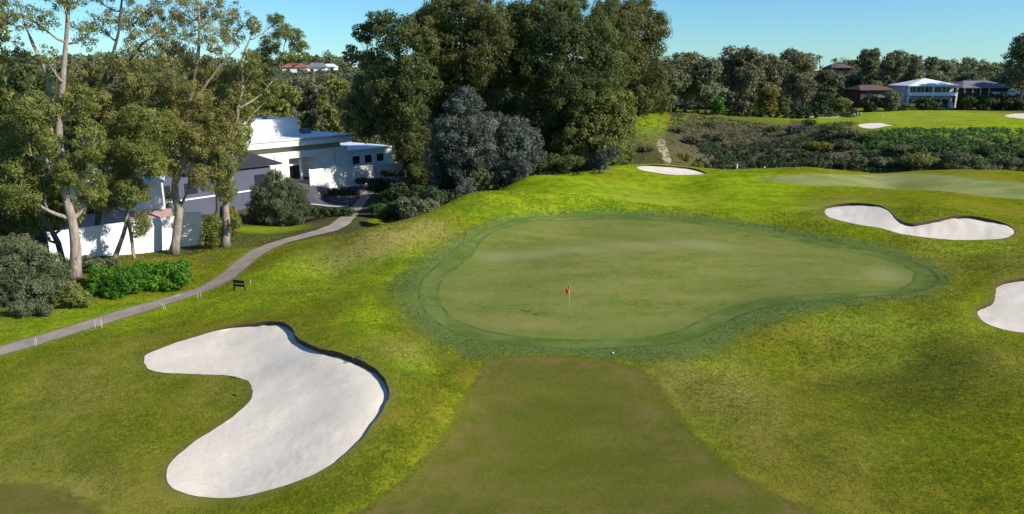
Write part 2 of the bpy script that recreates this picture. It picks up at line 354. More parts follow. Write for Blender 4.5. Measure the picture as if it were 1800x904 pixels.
# ------------------------------------------------------------------ turf
def turf():
    n = NT('turf')
    pos = n.pos()
    big = n.noise(.12, 4, .6); med = n.noise(.7, 5, .65); fine = n.noise(7, 4, .7); vfine = n.noise(26, 3, .7)
    # streaky mowing / wear, stretched across the slope
    mp = n.n('ShaderNodeMapping', i_Vector=pos, i_Scale=(.15, .34, .3)); mp.inputs['Rotation'].default_value = (0, 0, .42)
    streak = n.noise(1, 5, .62, vec=mp)
    dry, lush = n.attr('dry'), n.attr('lush')
    clump = n.noise(2.6, 5, .7)
    rough = n.mix(n.ramp(med, .35, .65), (.145,.185,.006), (.275,.290,.009))
    rough = n.mix(n.ramp(clump, .46, .62, 0, .75), rough, (.070,.115,.006))
    rough = n.mix(n.ramp(fine, .44, .66, 0, .9), rough, (.045,.075,.004))
    rough = n.mix(n.ramp(vfine, .52, .70, 0, .75), rough, (.36,.36,.030))
    rough = n.mix(n.ramp(n.math('ADD', big, n.math('MULTIPLY', med, .35)), .62, .85, 0, .75), rough, (.255,.215,.028))
    gr = n.mix(n.ramp(n.math('ADD', n.math('MULTIPLY', med, .6), n.math('MULTIPLY', streak, .4)), .38, .6), (.150,.265,.008), (.330,.400,.014))
    gr = n.mix(n.ramp(fine, .46, .72, 0, .7), gr, (.070,.150,.005))
    c = n.mix(n.ramp(n.math('MULTIPLY', lush, n.ramp(streak, .25, .6, .75, 1.2)), 0.0, .62), rough, gr)
    dr = n.mix(n.ramp(fine, .3, .7), (.260,.225,.050), (.440,.370,.120))
    c = n.mix(n.math('MULTIPLY', dry, n.ramp(n.math('ADD', n.math('MULTIPLY', streak, .6), n.math('ADD', n.math('MULTIPLY', med, .4), n.math('MULTIPLY', clump, .4))), .42, .78, 0, .85)), c, dr)
    # blue green fringe grass round the green
    wob = n.math('MULTIPLY', n.math('SUBTRACT', med, .5), 2.2)
    dF = n.math('ADD', n.attr('d_fringe'), wob)
    frc = n.mix(n.ramp(vfine, .42, .62), (.050,.092,.022), (.190,.245,.090))
    frc = n.mix(n.ramp(fine, .48, .62, 0, .7), frc, (.058,.098,.024))
    frc = n.mix(n.ramp(clump, .48, .62, 0, .6), frc, (.120,.210,.040))
    c = n.mix(n.ramp(n.math('ADD', dF, n.math('MULTIPLY', n.math('SUBTRACT', clump, .5), 5)), 1.2, -1.2, 0, .85), c, frc)
    dC = n.math('ADD', n.attr('d_collar'), n.math('MULTIPLY', wob, .12))
    col = n.mix(n.ramp(n.math('ADD', n.math('MULTIPLY', streak, .5), n.math('MULTIPLY', med, .5)), .38, .62), (.085,.130,.024), (.150,.185,.052))
    col = n.mix(n.ramp(fine, .5, .7, 0, .4), col, (.075,.140,.035))
    c = n.mix(n.ramp(dC, .25, -.2), c, col)
    edge = n.ramp(n.math('ABSOLUTE', n.math('ADD', dC, .05)), .2, .0, 0, .7)
    c = n.mix(n.math('MULTIPLY', edge, n.ramp(med, .4, .6)), c, (.030,.060,.015))
    dG = n.math('ADD', n.attr('d_green'), n.math('MULTIPLY', n.math('SUBTRACT', med, .5), .25))
    gre = n.mix(n.ramp(n.math('ADD', n.math('MULTIPLY', streak, .75), n.math('MULTIPLY', med, .25)), .36, .64), (.100,.145,.010), (.230,.220,.060))
    gre = n.mix(n.ramp(big, .4, .62, 0, .6), gre, (.130,.175,.030))
    gre = n.mix(n.ramp(n.attr('pale'), .2, .9, 0, .8), gre, (.270,.275,.115))
    gre = n.mix(n.ramp(fine, .42, .62, 0, .35), gre, (.085,.130,.014))
    gre = n.mix(n.ramp(vfine, .45, .7, 0, .45), gre, (.27,.28,.10))
    gre = n.mix(n.ramp(n.math('ADD', clump, n.math('MULTIPLY', med, .4)), .62, .8, 0, .5), gre, (.215,.200,.075))
    ringc = n.ramp(dG, -2.4, -.2)
    gre = n.mix(n.math('MULTIPLY', ringc, .35), gre, (.110,.160,.035))
    c = n.mix(n.ramp(dG, .2, -.25), c, gre)
    e2 = n.ramp(n.math('ABSOLUTE', dG), .2, .0, 0, .6)
    c = n.mix(n.math('MULTIPLY', e2, n.ramp(med, .42, .58)), c, (.028,.060,.018))
    # second green beyond
    dB = n.attr('d_back')
    c = n.mix(n.ramp(dB, .6, -.6), c, n.mix(n.ramp(streak, .35, .65), (.170,.205,.055), (.255,.265,.105)))
    # thin brown fairway in the foreground
    dA = n.math('ADD', n.attr('d_fair'), n.math('MULTIPLY', n.math('SUBTRACT', n.math('ADD', med, clump), 1.0), 1.3))
    fw = n.mix(n.ramp(streak, .35, .65), (.086,.104,.011), (.138,.140,.022))
    fw = n.mix(n.ramp(big, .4, .62, 0, .8), fw, (.105,.118,.014))
    fw = n.mix(n.ramp(fine, .42, .64, 0, .5), fw, (.062,.075,.008))
    fw = n.mix(n.ramp(vfine, .48, .7, 0, .5), fw, (.220,.200,.060))
    fw = n.mix(n.ramp(clump, .5, .66, 0, .45), fw, (.150,.120,.030))
    fw = n.mix(n.math('MULTIPLY', n.ramp(n.attr('d_fair'), -4.5, -.3), n.ramp(med, .4, .65, .0, .5)), fw, (.215,.135,.060))
    c = n.mix(n.ramp(dA, .35, -.6), c, fw)
    eA = n.ramp(n.math('ABSOLUTE', n.math('ADD', dA, .1)), .35, .0, 0, .55)
    c = n.mix(n.math('MULTIPLY', eA, n.ramp(med, .4, .6)), c, (.060,.055,.014))
    # worn turf at the path, bare soil, sand chute, wild ground
    e3 = n.ramp(n.math('ADD', n.attr('d_path'), n.math('MULTIPLY', med, -.5)), .35, .0, 0, .75)
    c = n.mix(e3, c, (.230,.215,.085))
    e4 = n.ramp(n.math('ADD', n.attr('d_bunk'), n.math('MULTIPLY', med, -.5)), .5, -.1, 0, .5)
    c = n.mix(e4, c, (.170,.165,.045))
    wc = n.mix(n.ramp(fine, .3, .7), (.045,.055,.018), (.110,.105,.045))
    wc = n.mix(n.ramp(med, .4, .65, 0, .7), wc, (.075,.085,.028))
    c = n.mix(n.math('MULTIPLY', n.attr('wild'), n.ramp(n.attr('lush'), .1, .5, 1, .1)), c, wc)
    di = n.mix(n.ramp(fine, .3, .7), (.100,.082,.055), (.170,.140,.095))
    di = n.mix(n.ramp(med, .4, .6, 0, .6), di, (.085,.075,.045))
    c = n.mix(n.math('MULTIPLY', n.attr('dirt'), n.ramp(n.math('ADD', med, n.math('MULTIPLY', n.attr('dirt'), .3)), .45, .75), clamp=True), c, di)
    c = n.mix(n.ramp(n.math('MULTIPLY', n.attr('sand'), n.math('ADD', med, .5)), .35, .6), c, (.34,.29,.20))
    n.base(c, .95, 0)
    inr = n.math('MINIMUM', n.math('MINIMUM', n.attr('d_collar'), n.attr('d_fair')), n.attr('d_back'))
    k = n.ramp(inr, -1.0, 1.6, .12, 1)
    h = n.math('ADD', n.math('MULTIPLY', fine, .5), n.math('MULTIPLY', vfine, .5))
    h = n.math('ADD', h, n.math('MULTIPLY', clump, .8))
    n.bump(n.math('MULTIPLY', h, k), 1, .14)
    return n.m
def sandm():
    n = NT('sand')
    a = n.noise(.35, 4, .6); b = n.noise(2.2, 5, .65); f = n.noise(30, 3)
    mp = n.n('ShaderNodeMapping', i_Vector=n.pos(), i_Scale=(1.4, 9, 1)); mp.inputs['Rotation'].default_value = (0, 0, .6)
    rake = n.noise(1, 3, .5, vec=mp)
    c = n.mix(n.ramp(a, .35, .65), (.72,.635,.525), (.65,.57,.465))
    c = n.mix(n.ramp(b, .52, .8, 0, .4), c, (.54,.47,.385))
    c = n.mix(n.ramp(rake, .5, .7, 0, .25), c, (.54,.47,.39))
    c = n.mix(n.ramp(n.noise(9, 2, .5), .72, .8, 0, .5), c, (.30,.26,.21))
    n.base(c, .95, .1)
    n.bump(n.math('ADD', n.math('MULTIPLY', rake, .5), n.math('MULTIPLY', n.math('ADD', b, n.math('MULTIPLY', f, .25)), .7)), .5, .07)
    return n.m
def asphalt(name, c0, c1):
    n = NT(name); a = n.noise(.5, 4); f = n.noise(22, 4, .7)
    c = n.mix(n.ramp(a, .35, .65), c0, c1)
    c = n.mix(n.ramp(f, .5, .75, 0, .4), c, tuple(v*1.35 for v in c1))
    cr = n.n('ShaderNodeTexVoronoi', feature='DISTANCE_TO_EDGE', i_Vector=n.pos(), i_Scale=.35)
    c = n.mix(n.ramp(cr.outputs['Distance'], .012, .0, 0, .7), c, tuple(v*.45 for v in c0))
    c = n.mix(n.ramp(n.noise(1.6, 5, .7), .55, .7, 0, .45), c, tuple(v*.6 for v in c0))
    c = n.mix(n.ramp(n.noise(11, 2, .6), .66, .74, 0, .6), c, (.10,.075,.04))
    n.base(c, .9, .2); n.bump(f, .4, .02); return n.m
# from here on heights are read from the finished ground
from mathutils.bvhtree import BVHTree
_bvh = BVHTree.FromPolygons([(float(a), float(b), float(c)) for (a, b), c in zip(V2, Z)], [tuple(int(i) for i in t) for t in T], all_triangles=True)
_dn = Vector((0, 0, -1)); _tps = H
def h1(x, y):
    r = _bvh.ray_cast(Vector((float(x), float(y), 200.)), _dn)
    return r[0].z if r[0] is not None else float(_tps(x, y)[0])
def H(x, y):
    x = np.atleast_1d(np.asarray(x, float)); y = np.atleast_1d(np.asarray(y, float))
    return np.array([h1(a, b) for a, b in zip(x.ravel(), y.ravel())]).reshape(x.shape)
def G(px, py, ymin=12, ymax=600):
    d = ray(px, py); t = ymin/d[1]; o = np.array([0, 0, HC])+d*t
    r = _bvh.ray_cast(Vector(o), Vector(d).normalized())
    return np.array(r[0]) if r[0] is not None and r[0].y < ymax else GX(px, ymax)
M_turf = turf(); M_sand = sandm()
M_path = asphalt('path_surface', (.285,.230,.190), (.350,.290,.240))
M_path2 = asphalt('stone_path_surface', (.30,.29,.26), (.38,.36,.33))
M_lip = plain('bunker_lip_soil', (.075,.050,.032), .95, .4, 6, .1, .6)
def submesh(name, mask, mat, zz, attrs=True):
    t = T[mask]; u, inv = np.unique(t, return_inverse=True)
    me = mesh_np(name, np.c_[V2[u], zz[u]], inv.reshape(t.shape), mat, {k: a[u] for k, a in A.items()} if attrs else None, True)
    return me, u
def struct(name, me, label=None, cat=None):
    o = link(name, me); tag(o, label, cat, None, 'structure'); return o
nb = 6
me, _ = submesh('ground', reg == -1, M_turf, Z); struct('ground', me)
for nm, k in (('putting_green', 0), ('fairway', 1), ('tee', 2), ('putting_green', 3)):
    me, _ = submesh(nm, reg == k, M_turf, Z); struct(nm, me)
Zp = Z+.012
for nm, k, m in (('cart_path', 4, M_path), ('path', 5, M_path2)):
    me, _ = submesh(nm, reg == k, m, Zp, False); struct(nm, me)
for i, (lab, hi, dr, bowl, _) in enumerate(bk):
    P = bunk[i]; t = T[reg == nb+i]; u, inv = np.unique(t, return_inverse=True)
    nxt = np.roll(P, -1, 0); e = nxt-P; L = np.linalg.norm(e, axis=1)+1e-9
    ar = (P[:, 0]*nxt[:, 1]-P[:, 1]*nxt[:, 0]).sum(); s = 1 if ar > 0 else -1
    no = np.c_[e[:, 1], -e[:, 0]]/L[:, None]*s
    no = (no+np.roll(no, 1, 0)); no /= np.linalg.norm(no, axis=1)[:, None]
    lip = .035+(hi-.035)*np.clip((no@np.array(dr))*1.15-.12, 0, 1)**.8
    for _k in range(6): lip = (lip*2+np.roll(lip, 1)+np.roll(lip, -1))/4
    lip = lip*(1+(vnoise(P[:, 0], P[:, 1], .6, 5)-.5)*.35)
    q = V2[u]; dd = np.sqrt(((q[:, None]-P[None])**2).sum(-1)); j = dd.argmin(1); d = dd.min(1)
    w = np.exp(-d/1.3); bw = bowl*4 if i < 3 else bowl*2
    dep = lip[j]*w+(.06+bw*.8*(1-np.exp(-d/3.5)))*(1-w)
    E = np.unique(np.sort(np.r_[inv.reshape(t.shape)[:, [0, 1]], inv.reshape(t.shape)[:, [1, 2]], inv.reshape(t.shape)[:, [2, 0]]], 1), axis=0)
    for _k in range(25):                 # raked smooth
        acc = np.zeros(len(q)); cnt = np.zeros(len(q))
        for a_, b_ in ((E[:, 0], E[:, 1]), (E[:, 1], E[:, 0])): np.add.at(acc, a_, dep[b_]); np.add.at(cnt, a_, 1)
        dep = np.where(d < 1e-3, dep, .4*dep+.6*acc/np.maximum(cnt, 1))
    zs = Z[u]-dep+(vnoise(q[:, 0], q[:, 1], .9, 8)-.5)*.05*(1-w)
    org = (*P.mean(0), float(Z[u].mean()))
    me = mesh_np('sand_bunker', np.c_[q, zs]-np.array(org), inv.reshape(t.shape), M_sand, None, True)
    o = link('sand_bunker', me, None, org); tag(o, lab, 'bunker', None, 'structure')
    # soil face between turf and sand
    b = np.where(d < 1e-3)[0]; jb = j[b]; b = b[np.argsort(jb)]; m = len(b)
    top = np.c_[q[b], Z[u][b]+.004]; bot = np.c_[q[b], zs[b]-.02]
    roll = np.c_[q[b]+no[np.sort(jb)]*-.05, Z[u][b]-dep[b]*.35]
    Vv = np.r_[top, roll, bot]-np.array(org)
    Ff = [(a+o0, (a+1) % m+o0, (a+1) % m+o0+m, a+o0+m) for o0 in (0, m) for a in range(m)]
    lp = link('lip', mesh_np('lip', Vv, Ff, M_lip, None, False), o)
# ------------------------------------------------------------------ foliage
def unit(v): return v/(np.linalg.norm(v, axis=-1, keepdims=True)+1e-9)
def rdir(n): return unit(rng.normal(size=(n, 3)))
def leaf_quads(P, N, L, W, droop=.6):
    """one narrow leaf spray per point: hangs along the surface it belongs to"""
    n = len(P)
    down = np.array([0, 0, -1.0])*droop+rdir(n)*(1-droop*.55)
    t = unit(down-(down*N).sum(1, keepdims=True)*N)
    b = np.cross(N, t)
    s = rng.uniform(.65, 1.35, (n, 1))
    l = L*s*.5; ww = W*s*.5
    V = np.stack([P-t*l, P-t*l*.1+b*ww, P+t*l, P-t*l*.1-b*ww], 1).reshape(-1, 3)
    return V, np.arange(4*n, dtype=np.int32).reshape(n, 4)
def crown_pts(lobes, L, W, cov=1.9, fill=.2, subs=1.0, flat=.75, airz=1e9):
    """lobes: (centre, (rx, ry, rz)). Leaves gather in many small clumps over each lobe's surface, so gaps stay between them"""
    PP, NN, CC = [], [], []
    for c, R in lobes:
        c = np.array(c); R = np.array(R); Rm = R.mean(); air = .5 if c[2] > airz else 1.0
        ns = max(5, int(rng.integers(19, 26)*subs))
        k = np.arange(ns)+.5; ph = np.arccos(1-2*k/ns); th = math.pi*(1+5**.5)*k+rng.uniform(0, 6)
        d = np.stack([np.cos(th)*np.sin(ph), np.sin(th)*np.sin(ph), np.cos(ph)], 1)+rng.normal(size=(ns, 3))*.25
        d = unit(d)
        cs = c+d*R*rng.uniform(.55, .98, (ns, 1))
        sr = Rm*rng.uniform(.20, .42, ns)*(17/ns)**.33*air**.4
        for j in range(ns):
            m = int(cov*air**.6*math.pi*sr[j]**2/(L*W*.5)); m = max(6, m)
            q = rdir(m)*(rng.uniform(.25, 1, (m, 1))**.6)*rng.uniform(.8, 1.15, (m, 1))
            p = cs[j]+q*sr[j]*np.array([1.05, 1.05, flat]); p[:, 2] -= (rng.uniform(size=m) < .3)*rng.uniform(0, .9, m)*sr[j]
            nn = unit(unit(q+np.array([0, 0, .25]))*.75+d[j]*.45+rdir(m)*.75)
            PP.append(p); NN.append(nn); CC.append(np.full(m, rng.uniform()))
        m = int(fill*air**2*cov*math.pi*Rm*Rm*3/(L*W*.5))
        if m:
            q = rdir(m)*rng.uniform(0, 1, (m, 1))**.45
            PP.append(c+q*R*.95); NN.append(unit(q+rdir(m)*.8)); CC.append(rng.uniform(0, 1, m))
    return np.concatenate(PP), np.concatenate(NN), np.concatenate(CC)
def crown_mesh(name, lobes, mat, L, W, **k):
    droop = k.pop('droop', .6)
    P, N, C = crown_pts(lobes, L, W, **k)
    V, Fc = leaf_quads(P, N, L, W, droop)
    r = np.clip(C*.55+rng.uniform(0, .45, len(C)), 0, 1)
    return mesh_np(name, V, Fc, mat, None, False, {'rnd': r})
def wander(a, b, n, amp):
    t = np.linspace(0, 1, n)[:, None]; a = np.array(a); b = np.array(b)
    off = np.cumsum(rng.normal(size=(n, 3)), 0); off -= t*off[-1]; off[0] = 0
    return a+(b-a)*t+off*amp*np.linalg.norm(b-a)/n
def skeleton(trunks, lobes, r0, twigs=5, thin=1.0):
    """trunks: list of (points, r base, r top). A limb reaches into every lobe and splits into twigs"""
    mb = MB(); nodes = []
    for pts, ra, rb in trunks:
        p = catmull(np.array(pts), max(.5, np.linalg.norm(np.array(pts[-1])-np.array(pts[0]))/14), False)
        p = p+np.cumsum(rng.normal(size=p.shape)*.02, 0)*np.array([1, 1, 0])
        m = len(p); t = np.linspace(0, 1, m); rad = ra+(rb-ra)*t**.8
        rad[0] *= 1.35; rad = rad*(1+rng.normal(size=m)*.05)
        mb.tube(p, rad, 9); nodes += [(p[i], rad[i]) for i in range(m)]
    NP = np.array([a for a, _ in nodes]); NR = np.array([b for _, b in nodes])
    for c, R in lobes:
        c = np.array(c); low = c-np.array([0, 0, R[2]*.3])
        d = np.linalg.norm(NP-low, axis=1)+np.clip(NP[:, 2]-(low[2]-.25*np.linalg.norm(NP[:, :2]-low[:2], axis=1)), 0, None)*3
        i = int(d.argmin()); a = NP[i]; ra = min(NR[i]*.75, r0*.45)
        n = 7; p = wander(a, low, n, .12); p[1:-1, 2] -= np.sin(np.linspace(0, math.pi, n))[1:-1]*.08*np.linalg.norm(low-a)*(1 if low[2] > a[2] else 0)
        mb.tube(p, np.linspace(ra, max(ra*.35, .03*thin), n), 6)
        for _ in range(twigs):
            e = c+rdir(1)[0]*np.array(R)*rng.uniform(.5, .9)+np.array([0, 0, R[2]*.15])
            q = wander(p[rng.integers(n//2, n)], e, 4, .14)
            mb.tube(q, np.linspace(max(ra*.3, .035*thin), .014*thin, 4), 4, False)
    return mb
def tree(name, label, cat, base, trunks, lobes, mleaf, mbark, r0=.3, L=.45, W=.16, group=None, twigs=5, thin=1, crown='crown', **k):
    """all coordinates in the world; the Empty stands at the foot of the trunk"""
    b = np.array(base, float); root = thing(name, label, cat, b, 0, group)
    tr = [([np.array(p)-b for p in pts], ra, rb) for pts, ra, rb in trunks]
    lb = [(np.array(c)-b, R) for c, R in lobes]
    skeleton(tr, lb, r0, twigs, thin).build('trunk', mbark, root, True)
    link(crown, crown_mesh(crown, lb, mleaf, L, W, **k), root)
    return root
def plobes(L, Y):
    """lobes measured in the photo: (px, py, rx px, ry px, offset in depth m)"""
    out = []
    for e in L:
        px, py, rx, ry = e[:4]; dy = e[4] if len(e) > 4 else rng.uniform(-2, 2)
        c = PY(px, py, Y+dy); s = (Y+dy)*cp+(HC-c[2])*sp_
        out.append((c, (rx*s/F, (rx+ry)*.5*s/F*.95, ry*s/F)))
    return out
def ppts(L, Y): return [PY(e[0], e[1], Y+(e[2] if len(e) > 2 else 0)) for e in L]

def bark(name, c0, c1, c2):
    n = NT(name); mp = n.n('ShaderNodeMapping', i_Vector=n.pos(), i_Scale=(3, 3, .7))
    a = n.noise(1.5, 4, .6, vec=mp); b = n.noise(6, 3, .6, vec=mp)
    c = n.mix(n.ramp(a, .38, .62), c0, c1); c = n.mix(n.ramp(b, .55, .75, 0, .7), c, c2)
    n.base(c, .85, .2); n.bump(b, .5, .04); return n.m
M_bark = bark('pale_bark', (.36,.30,.25), (.24,.19,.155), (.13,.10,.08))
M_barkd = bark('dark_bark', (.13,.105,.085), (.08,.065,.055), (.20,.17,.14))
M_euc = leaf_mat('olive_leaves', (.062,.082,.018), (.145,.170,.036), (.262,.270,.075))
M_euc2 = leaf_mat('brown_green_leaves', (.070,.074,.020), (.155,.155,.042), (.285,.258,.084))
M_eucg = leaf_mat('dark_green_leaves', (.029,.049,.014), (.076,.103,.027), (.165,.180,.054))
M_grey = leaf_mat('grey_leaves', (.032,.044,.032), (.068,.086,.064), (.138,.158,.122), .18)
M_greyg = leaf_mat('grey_green_leaves', (.038,.052,.024), (.080,.100,.045), (.150,.170,.080), .22)
M_lush = leaf_mat('bright_green_leaves', (.020,.070,.006), (.050,.145,.010), (.120,.250,.018), .3)
M_yel = leaf_mat('yellow_green_leaves', (.080,.080,.012), (.150,.140,.020), (.270,.230,.030), .3)
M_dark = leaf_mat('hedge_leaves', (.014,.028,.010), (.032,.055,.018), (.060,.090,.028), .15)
M_far = leaf_mat('far_leaves', (.050,.066,.032), (.105,.128,.058), (.190,.200,.095), .3)
M_farb = leaf_mat('far_brown_leaves', (.062,.066,.036), (.125,.130,.060), (.210,.205,.105), .3)
M_ivy = leaf_mat('ivy_leaves', (.030,.070,.016), (.065,.140,.030), (.130,.230,.050), .3)
M_scrub = leaf_mat('dry_scrub_leaves', (.070,.060,.036), (.130,.112,.066), (.210,.182,.115), .1)
M_clump = leaf_mat('olive_brown_leaves', (.034,.048,.013), (.085,.099,.025), (.178,.174,.050))
# ------------------------------------------------------------------ the gum trees on the left, in front of the white wall
g = G(130, 490); Y1 = g[1]
tree('gum_tree', 'tall gum tree with bare pale trunk forking high up, left of the bright green shrub', 'tree', g,
 [(ppts([(130,492),(131,440),(124,385),(112,335),(106,290),(101,240),(104,180),(110,110),(116,40),(118,-40)], Y1), .52, .12),
  (ppts([(106,290),(92,235),(86,150,1),(66,95,1),(48,50,2),(30,-10,2)], Y1), .26, .08),
  (ppts([(112,335),(92,305,-1),(78,270,-1),(62,215,-2),(40,170,-2)], Y1), .16, .05)],
 plobes([(140,175,34,34),(160,250,26,46,-1),(60,195,46,34),(20,240,40,46,1),(120,300,30,36,-1),(60,30,44,26),(25,90,30,24,2),(110,-5,50,26),(150,60,26,30,1),(85,250,22,26,-2),(160,330,30,34,1),(38,330,40,44),(85,100,20,22),(150,-30,40,30),(0,20,40,30)], Y1),
 M_euc, M_bark, .5, .25, .082, twigs=8, airz=float(PY(0,135,Y1)[2]-G(130,490)[2]))
g = G(168, 452); Y2 = g[1]+2
g = GX(168, Y2)
tree('gum_tree', 'dark brown gum tree with spreading black limbs, behind the left half of the green shrubs', 'tree', g,
 [([g]+ppts([(172,395),(176,330),(177,260),(172,200),(185,150),(222,110),(250,75)], Y2), .42, .12),
  (ppts([(177,260),(166,190),(150,140),(128,110)], Y2), .2, .08), (ppts([(172,200),(186,130),(205,70),(212,20),(215,-30)], Y2), .22, .07),
  (ppts([(185,150),(230,155),(275,150),(310,160)], Y2), .14, .05)],
 plobes([(215,110,50,30),(260,75,46,34),(190,180,36,30),(150,140,30,30,2),(240,30,50,26),(180,40,36,24,3),(290,120,36,30),(210,-20,50,24),(285,30,40,30,2),(240,150,34,26,-2),(160,-20,40,22,3),(310,70,34,26,1),(190,250,36,30,2),(215,310,34,30,3)], Y2),
 M_euc2, M_barkd, .4, .25, .082, twigs=8, airz=float(PY(0,125,Y2)[2]-g[2]))
g = G(206, 458); Y3 = g[1]
tree('gum_tree', 'slender gum tree with two crossing grey stems rising from behind the bright green shrub', 'tree', g,
 [(ppts([(200,460),(212,425),(221,395),(224,350),(226,300),(232,240),(236,200)], Y3), .26, .07),
  (ppts([(236,455),(230,420),(224,385)], Y3), .18, .14)],
 plobes([(235,255,40,40,-1),(205,290,34,32),(265,285,30,34),(232,335,30,30,-1),(190,345,28,34,1),(248,395,18,26,-1),(275,225,34,30,1),(205,225,30,26,1),(238,205,30,26)], Y3),
 M_euc, M_bark, .25, .24, .08, fill=.25)
g = G(308, 446); Y4 = g[1]
tree('gum_tree', 'thick pale gum tree with kinked trunk before the right half of the white wall', 'tree', g,
 [(ppts([(306,447),(312,400),(316,368),(308,345),(309,320),(322,290),(330,240),(334,190),(345,130),(352,70),(350,10)], Y4), .52, .1),
  (ppts([(316,368),(330,330),(332,300),(338,280)], Y4), .16, .08), (ppts([(334,190),(372,135),(398,105),(420,80)], Y4), .16, .05),
  (ppts([(330,240),(300,180),(280,130)], Y4), .16, .05)],
 plobes([(330,170,44,38),(375,200,36,36,1),(300,220,36,40,-1),(345,250,30,34,-1),(372,60,44,34),(340,20,44,26),(395,20,40,24,1),(310,100,34,34,1),(360,130,30,26),(410,60,26,28,2),(300,290,20,24,-1),(290,170,30,30,2),(415,150,30,34,2),(355,310,24,26,-1),(385,245,30,30,0),(350,215,36,30,1),(395,215,30,26,1),(300,-10,50,24,2)], Y4),
 M_euc2, M_bark, .5, .25, .082, twigs=7, airz=float(PY(0,118,Y4)[2]-g[2]))
g = G(397, 433); Y5 = g[1]
tree('gum_tree', 'gum tree with straight white trunk and ragged open top, just right of the white wall', 'tree', g,
 [(ppts([(396,434),(398,395),(396,362),(402,330),(408,290),(413,240),(420,190),(428,150),(425,110),(440,70)], Y5), .46, .09),
  (ppts([(420,190),(455,170,1),(482,140,1),(500,110,2)], Y5), .16, .05), (ppts([(413,240),(392,200),(372,170)], Y5), .15, .05),
  (ppts([(408,250),(440,205,1),(466,178,2)], Y5), .1, .04)],
 plobes([(395,290,24,30,-1),(380,240,30,30),(420,260,18,26),(430,190,34,28),(400,180,30,28),(455,130,26,22),(500,55,24,16),(525,80,20,15),(475,75,22,20),(505,100,18,12),(400,335,18,24,-1),(445,45,18,16),(470,160,26,20,2),(415,390,10,14,-1),(535,100,14,9),(485,35,18,12),(520,60,16,12),(462,95,20,16),(440,105,20,18),(385,290,20,30,0),(372,262,22,26,1),(405,225,26,26,0),(392,330,14,22,0)], Y5),
 M_euc, M_bark, .4, .24, .08, cov=1.5)
g = GX(382, 84)
tree('gum_tree', 'shaded leaning gum tree beside the dark veranda behind the white wall', 'tree', g,
 [([g]+ppts([(384,345),(378,318),(372,290),(380,255),(390,220)], 84), .3, .08)],
 plobes([(390,215,34,30),(350,215,30,34),(370,255,30,26),(420,225,26,28),(340,265,26,26,2),(400,170,34,26,2)], 84), M_euc, M_barkd, .3, .42, .16)
g = GX(60, 80)
tree('gum_tree', 'leaning dark stemmed gum tree behind the grey bush at the white walls left end', 'tree', g,
 [(ppts([(118,490),(108,452),(95,415),(72,375),(52,330),(30,290)], Y1+1), .3, .1)],
 plobes([(40,280,44,40),(85,345,34,34,1),(10,330,40,40),(60,385,34,30,1),(120,370,28,30,2),(0,400,40,34,2)], Y1+2), M_euc, M_barkd, .3, .4, .15)
for (px, Y, top, lob, m, lab) in [
 (-60, 66, 60, [(-40,120,50,50),(-10,190,44,44),(-80,60,60,50),(-20,40,40,34),(-50,230,44,50),(-10,280,34,40),(-60,320,44,50)], M_euc, 'gum tree at the far left edge with foliage hanging into the picture'),
 (60, 96, 60, [(50,130,44,40),(90,180,40,40),(20,170,40,40),(70,230,44,40),(30,290,44,40),(90,290,40,40),(40,345,50,34),(110,350,40,34)], M_eucg, 'dark gum tree in the second row, behind the tall forked trunk'),
 (245, 104, 100, [(250,160,44,40),(300,200,40,40),(210,210,40,40),(260,250,44,34),(310,260,34,34),(220,300,34,34),(270,310,30,24),(350,170,34,34)], M_eucg, 'shadowy gum tree behind the white wall, over the white gable'),
 (150, 110, 100, [(150,160,40,34),(120,200,40,40),(180,220,44,40),(140,270,44,40),(170,320,44,40),(120,330,40,34),(90,380,40,30),(160,370,30,24)], M_eucg, 'deep green gum tree behind the left half of the white wall')]:
    g = GX(px, Y)
    tree('gum_tree', lab, 'tree', g, [([g, g+np.array([.5, 0, 5])]+ppts([lob[2][:2], lob[0][:2]], Y), .32, .08)], plobes(lob, Y), m, M_barkd, .3, .5, .2)

# ------------------------------------------------------------------ the big clump behind the green
def big(base, Y, lob, lab, m, name='tuart_tree', trk=None, mb=M_barkd, L=.46, W=.17, cat='tree', **k):
    g = GX(base, Y); lb = plobes(lob, Y)
    top = lb[0][0]; mid = (g+top)/2+np.array([rng.uniform(-1, 1), 0, 0])
    tr = [([g, g*.6+mid*.4, mid, top-np.array([0, 0, 1])], .65, .15)]
    for s in (1, 2):
        if len(lb) > s+1: tr.append(([g*.55+mid*.45, (mid+lb[s][0])/2-np.array([0, 0, 1.0]), lb[s][0]], .35, .1))
    return tree(name, lab, cat, g, tr, lb, m, mb, .55, L, W, **k)
big(712, 124, [(700,60,48,40,-3),(655,105,32,28,0),(680,150,46,40,-3),(730,130,44,44,-4),(640,160,34,34,2),(640,58,24,20),(668,40,28,20),(618,96,17,17,0),(720,180,44,40,-4),(660,205,50,44,0),(620,195,26,34,2),(716,242,42,38,-2),(728,272,34,34,1),(655,216,34,22,3),(738,296,34,28,0),(745,75,30,34,-4)],
    'leftmost tree of the tall clump, crown stepping down towards the white building', M_eucg)
big(815, 128, [(800,30,58,38,-2),(760,55,44,38,-2),(850,30,56,36,-3),(880,70,46,40,-4),(800,90,52,40,-3),(745,45,36,30,0),(850,110,56,44,-4),(780,140,50,44,-2),(830,170,50,44,-1),(900,120,40,40,-1),(870,180,50,50,0),(790,200,50,50,2),(910,60,30,36,-2),(820,8,48,22,0),(775,110,40,40,-1),(770,80,36,36,0),(765,170,40,40,0),(760,30,34,26,1),(895,35,36,30,0),(905,90,34,40,0),(850,65,44,36,-3)],
    'broad brown tinged tree with round top, second from the left in the tall clump', M_clump, 'tuart_tree')
